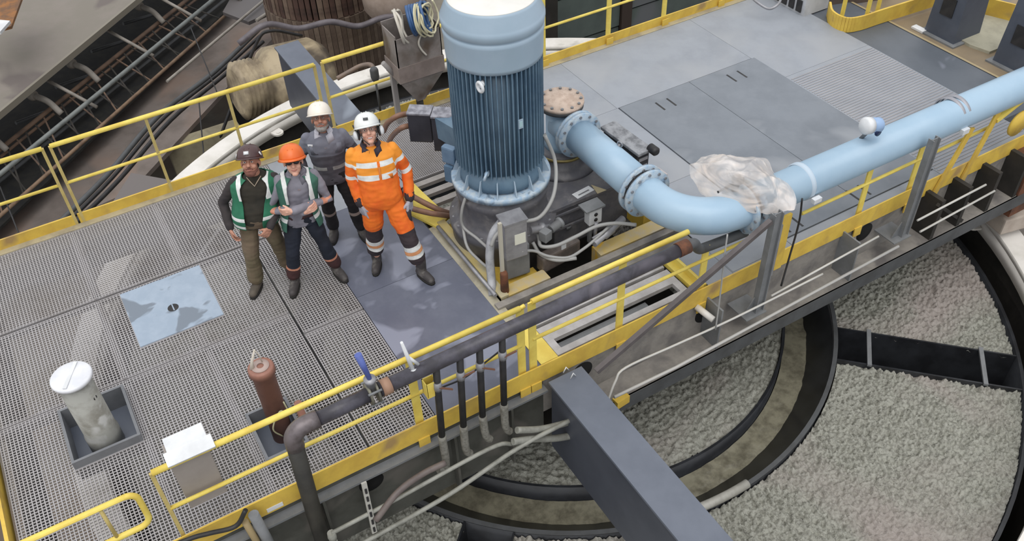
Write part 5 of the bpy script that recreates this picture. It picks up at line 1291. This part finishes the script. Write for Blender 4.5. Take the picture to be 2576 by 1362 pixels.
for k in range(72):
    a = 2 * PI * k / 72
    if math.sin(a) > .3: continue
    u = Vector((math.cos(a), math.sin(a), 0))
    MB().bar(Vector((sx, sy, zb_ - 3.2)) + u * RS * 1.02, Vector((sx, sy, zb_ - .02)) + u * RS * 1.02, .05 + .03 * random.random(), .1, (-u.y, u.x, 0)).build('board', RB2[k % 2], si)
MB().lathe((sx, sy, 0), [(RS * 1.0, -6), (RS * 1.0, zb_ - .75), (RS * 1.02, zb_ - .7), (RS * 1.02, zb_)], 64).build('lower_shell', mat('silo lower', (112, 98, 86), (92, 78, 68), .8, scale=1.5), si)
hh = lambda pts, y: [at_y(px, py, y) for px, py in pts]
tag(MB().tube(smooth(hh([(600, 110), (670, 62), (750, 72), (830, 55), (900, 66), (960, 45), (1010, 40)], 14.6)), .055, 10).build('sagging_pipe', mat('grey lilac pipe', (108, 102, 106), (90, 84, 88), .5)), 'long sagging grey pipe crossing in front of the rusty silo', 'pipe')
tag(MB().tube(smooth(hh([(560, 330), (560, 330 - 1), (640, 120), (680, 78), (760, 90)], 14.8)), .03, 8).build('dark_pipe', BLACK), 'thin dark pipe running beside the sagging pipe', 'pipe')
vb = thing('pale_vessel', at_y(975, 20, 15.2), 'pale tan rounded vessel at the top behind the hose coil', 'vessel')
q = at_y(990, -20, 15.2); MB().lathe(q + Vector((0, 0, -.75)), [(.05, 0), (.35, .12), (.6, .5), (.65, 1.2)], 28).build('body', mat('tan vessel', (166, 150, 138), (150, 134, 122), .6), vb)
MB().box(7.6, 8.6, 13.4, 13.7, -3.5, -.6).build('dark_column', DARK, sd_)

# yellowish vessel with ribs, left of the far beam
ve = thing('ribbed_vessel', at_y(690, 190, 13.6), 'dirty yellow-white horizontal vessel with corrugated end left of the far box beam', 'vessel')
q = at_y(700, 205, 14.6); axv = Vector((1, .1, -.12)).normalized()
pr = [(.40, -.02), (.44, 0)]
for k in range(6): pr += [(.52, .04 + k * .08), (.47, .08 + k * .08)]
pr += [(.60, .6), (.64, .68), (.64, 1.5), (.5, 1.7)]
MB().lathe(q - axv * .78, pr, 32, axv).build('shell', mat('dirty yellow white shell', (176, 160, 132), (132, 118, 98), .6, scale=2.2, c3=(84, 74, 62), s3=1.4, lo3=.48, hi3=.62), ve)
cw = thing('concrete_pier', at_y(500, 350, 17.5), 'olive-beige concrete wall left of the pale rim below the apron', 'wall')
A = at_y(415, 240, 17.5); B = at_y(582, 250, 17.5)
MB().box(A.x - .3, B.x, 17.4, 17.7, -6, -4.4).build('block', mat('olive concrete', (158, 150, 126), (134, 126, 106), .85, scale=1.5, c3=(118, 112, 92), s3=1), cw)
pit = thing('dark_void_slab', at_z(680, 320, -5.95), 'flat black slab on the ground painting the dark void under the yellow-white vessel', 'pit')
MB().slab([at_z(588, 245, -5.97), at_z(588, 440, -5.97), at_z(700, 440, -5.97), at_z(830, 300, -5.97), at_z(780, 235, -5.97)], .02, (0, 0, 1)).build('pit_floor', mat('void black', (14, 10, 10), None, .95), pit)  # flat slab painted black for the unlit void, no real opening

# ================================================================== conveyor and steelwork at the upper left
cv = thing('conveyor', at_z(150, 100, -2.2), 'covered belt conveyor with a wide grey brown belt cover at the upper left', 'conveyor')
zc = -2.2
E0 = at_z(0, 280, zc); E1 = at_z(340, 0, zc); ud = (E1 - E0).normalized(); wd = Vector((-ud.y, ud.x, 0))
S0 = E0 - ud * 3; S1 = E1 + ud * 9
MB().slab([S0, S1, S1 + wd * 3.4, S0 + wd * 3.4], .08, (0, 0, 1)).build('belt_cover', mat('dusty belt cover', (126, 120, 111), (134, 126, 119), .8, scale=.8, c3=(108, 100, 96), s3=.6), cv)
b = MB(); b.bar(S0 + Vector((0, 0, -.05)), S1 + Vector((0, 0, -.05)), .06, .12); b.build('edge_angle', mat('edge grey', (130, 124, 112), None), cv)
PALE = mat('pale bracket', (150, 144, 136), (128, 122, 114), .6)
for k, (px, py) in enumerate(((-60, 330), (82, 240), (180, 160), (350, 15), (265, 90))):
    if k == 4: continue
    q = at_z(px, py, zc - .45); b = MB(); b.lathe(q, [(.09, -.06), (.11, 0), (.09, .06)], 14, wd); b.tube(smooth([q, q - wd * .3 + Vector((0, 0, -.1)), q - wd * .5 + Vector((0, 0, -.35))]), .06, 8); b.build('idler_bracket', PALE, cv)
for px, py in ((115, 200), (268, 75), (395, -10), (500, -60)):
    q = at_z(px, py, zc - .3); MB().tube([q, q - wd * .95 + Vector((0, 0, -.5))], .035, 8).build('strut', PALE, cv)
for px, py in ((40, 310), (140, 220), (230, 130), (310, 60)):
    q = at_z(px, py, zc - 1.1); MB().tube([q, q + ud * .9 - wd * .2 + Vector((0, 0, -.2))], .04, 6).build('cross_tube', GREYD, cv)
MB().slab([S0 - wd * .1 + Vector((0, 0, -1.7)), S1 - wd * .1 + Vector((0, 0, -1.7)), S1 + wd * 3 + Vector((0, 0, -1.7)), S0 + wd * 3 + Vector((0, 0, -1.7))], .05, (0, 0, 1)).build('lower_tray', mat('black tray', (34, 34, 34), (48, 46, 42), .9), cv)
# lattice of brown steel
BRN = mat('brown truss steel', (112, 90, 74), (86, 70, 60), .8, scale=3)
zt = -3.0
def line_z(pa, pb, z, r_, m_, name, label, cat, ext=0, grp=None, par=None):
    a = at_z(pa[0], pa[1], z); c = at_z(pb[0], pb[1], z); u = (c - a).normalized()
    o = MB().tube([a - u * ext, c + u * ext], r_, 8).build(name, m_, par)
    if par is None: tag(o, label, cat, grp)
    return o
tz = thing('steel_truss', at_z(250, 250, zt), 'brown rusty lattice truss running beside the conveyor', 'truss')
line_z((-30, 400), (470, 0), zt, .045, BRN, 'chord', '', '', 2, None, tz); line_z((-30, 420), (485, 5), zt - .12, .03, BRN, 'chord', '', '', 2, None, tz)
line_z((-30, 480), (540, 20), zt - .7, .035, GREYD, 'chord', '', '', 2, None, tz)
line_z((60, 490), (560, 45), zt - .3, .035, mat('tan truss steel', (138, 114, 92), (112, 90, 74), .7), 'chord', '', '', 1, None, tz)
a0 = at_z(-30, 410, zt); a1 = at_z(480, 0, zt); c0 = at_z(20, 525, zt - .3); c1 = at_z(560, 45, zt - .3)
for k in range(26):
    t = k / 26; MB().bar(a0.lerp(a1, t), c0.lerp(c1, min(1, t + (.03 if k % 2 else -.02))), .03, .02).build('lattice_bar', DARK if k % 3 else BRN, tz)
line_z((-20, 455), (545, -8), zt + .25, .045, mat('pale grey pipe', (118, 122, 120), (98, 102, 100), .5), 'service_pipe', 'long pale grey pipe above the brown truss at the upper left', 'pipe', 2)
line_z((420, 205), (700, -30), zt + .1, .03, PALE, 'service_pipe', 'thin pale pipe at the top between the truss and the silo', 'pipe', 0)
# sloping grey brown floor between the truss and the dark pipes
sf = thing('sloping_platform', at_z(450, 200, -4), 'grey brown sloping concrete apron below the truss', 'platform')
za = -4.3
MB().slab([at_z(-200, 720, za), at_z(330, 480, za), at_z(720, 60, za), at_z(820, -120, za), at_z(560, -120, za), at_z(-300, 540, za)], .1, (0, 0, 1)).build('apron', mat('grey brown apron', (138, 128, 122), (120, 110, 104), .8, scale=1.2, c3=(150, 130, 118), s3=.7, lo3=.5, hi3=.7), sf)
b = MB()
for o_, r_, m_ in ((0, .05, 0), (14, .035, 0), (30, .04, 0)):
    P = smooth([at_z(150 + o_, 560 + o_ * .4, -3.2), at_z(270 + o_, 440 + o_ * .4, -3.2), at_z(400 + o_, 290 + o_ * .4, -3.2), at_z(540 + o_ * .7, 180 + o_ * .4, -3.2), at_z(650 + o_ * .4, 75 + o_, -3.2)])
    tag(MB().tube(P, r_, 8).build('black_line', GREYD if o_ == 0 else BLACK), ('thick grey cable' if o_ == 0 else 'thin black cable' if o_ == 14 else 'lower black cable') + ' running diagonally below the truss to the sagging pipe', 'cable')
for (pa, pb, lb_) in (((480, 70), (545, 230), 'thin dark wire falling from the truss end to the black cables'), ((0, 470), (60, 620), 'thin dark wire at the left edge below the truss'), ((500, 250), (515, 420), 'thin dark wire hanging down the olive concrete wall')):
    tag(MB().tube([at_z(pa[0], pa[1], -2.6), at_z(pb[0], pb[1], -2.6)], .012, 6).build('guy_wire', BLACK), lb_, 'wire', 'dark hanging wires')
gp = thing('far_platform', at_z(640, 30, -3), 'small dark railed platform beside the silo at the top', 'platform')
MB().slab([at_z(560, 30, -3), at_z(625, 55, -3), at_z(690, 25, -3), at_z(700, -40, -3), at_z(600, -40, -3)], .08, (0, 0, 1)).build('platform_floor', mat('platform grey', (96, 92, 92), None), gp)
MB().tube([at_z(645, 52, -2.9), at_z(690, 22, -2.9), at_z(675, -20, -2.9)], .04, 8).build('edge_tube', PALE, gp)
tag(MB().slab([at_z(-60, 90, -1.2), at_z(28, 66, -1.2), at_z(60, -20, -1.2), at_z(-60, -20, -1.2)], .05, (0, 0, 1)).build('orange_panel', mat('ochre panel', (150, 100, 52), (110, 80, 56), .7)), 'ochre brown panel at the top left corner above the conveyor', 'panel')
tag(MB().slab([at_z(-40, 46, -1.0), at_z(25, 52, -1.0), at_z(0, 80, -1.0), at_z(-40, 85, -1.0)], .05, (0, 0, 1)).build('white_strip', WHITE), 'white strip at the left edge above the conveyor', 'strip')
# pale flat panel behind the far toe board at the left
tag(MB().slab([at_z(270, 530, -2.8), at_z(330, 435, -2.8), at_z(440, 455, -2.8), at_z(470, 500, -2.8), at_z(380, 560, -2.8)], .1, (0, 0, 1)).build('cover_panel', mat('flat grey panel', (108, 102, 100), None, .6)), 'flat grey metal panel beyond the far toe board at the left', 'panel')
# ================================================================== froth (lumpy surfaces, the most detailed meshes, so last)
import numpy as np
def froth_disc(name, r0, r1, z, step, label, m_, lumps, cuts=True):
    """foam surface between two radii, one vertex grid, lumps = (texture, size, height)"""
    nr = max(2, int((r1 - r0) / step)); na = int(2 * PI * ((r0 + r1) / 2) / step)
    rr_, aa = np.meshgrid(np.linspace(r0, r1, nr + 1), np.arange(na) * 2 * PI / na, indexing='ij')
    co = np.stack([TC[0] + rr_ * np.cos(aa), TC[1] + rr_ * np.sin(aa), np.full_like(rr_, z)], -1).reshape(-1, 3)
    i, k = np.meshgrid(np.arange(nr), np.arange(na), indexing='ij'); k2 = (k + 1) % na
    F = np.stack([i * na + k, (i + 1) * na + k, (i + 1) * na + k2, i * na + k2], -1).reshape(-1, 4)
    if cuts:
        rm = (r0 + (r1 - r0) * (i + .5) / nr).reshape(-1); am = (2 * PI * (k + .5) / na).reshape(-1); keep = np.ones(len(F), bool)
        for q in RAD: keep &= ~((np.abs(rm * np.sin(am - q)) < .265) & (np.cos(am - q) > 0))
        F = F[keep]
    me = bpy.data.meshes.new(name); me.vertices.add(len(co)); me.vertices.foreach_set('co', co.ravel())
    me.loops.add(F.size); me.loops.foreach_set('vertex_index', F.ravel().astype(np.int32))
    me.polygons.add(len(F)); me.polygons.foreach_set('loop_start', np.arange(len(F), dtype=np.int32) * 4)
    me.polygons.foreach_set('use_smooth', np.ones(len(F), bool)); me.update(calc_edges=True); me.validate()
    o = bpy.data.objects.new(name, me); COL.objects.link(o); me.materials.append(m_)
    for j, (ty, sz, st) in enumerate(lumps):
        t = bpy.data.textures.new(name + str(j), ty); t.noise_scale = sz
        md = o.modifiers.new('lumps%d' % j, 'DISPLACE'); md.texture = t; md.strength = st; md.mid_level = .5; md.texture_coords = 'GLOBAL'; md.direction = 'Z'
    tag(o, label, 'froth', None, 'stuff'); return o
LU = (('VORONOI', .048, -.11), ('CLOUDS', .05, .06), ('CLOUDS', .35, .05))
froth_disc('froth', 3.50, 5.55, -1.99, .016, 'pale grey lumpy froth filling the outer ring of the tank', FROTHM, LU)
froth_disc('froth', 0.3, 2.82, -2.04, .02, 'grey froth in the middle of the tank inside the curved launder', FROTHM, LU, cuts=False)
froth_disc('slurry', 2.87, 3.2, -2.25, .03, 'brown grey slurry running along the floor of the ring launder', SLURRY, (('CLOUDS', .12, .03),), cuts=False)
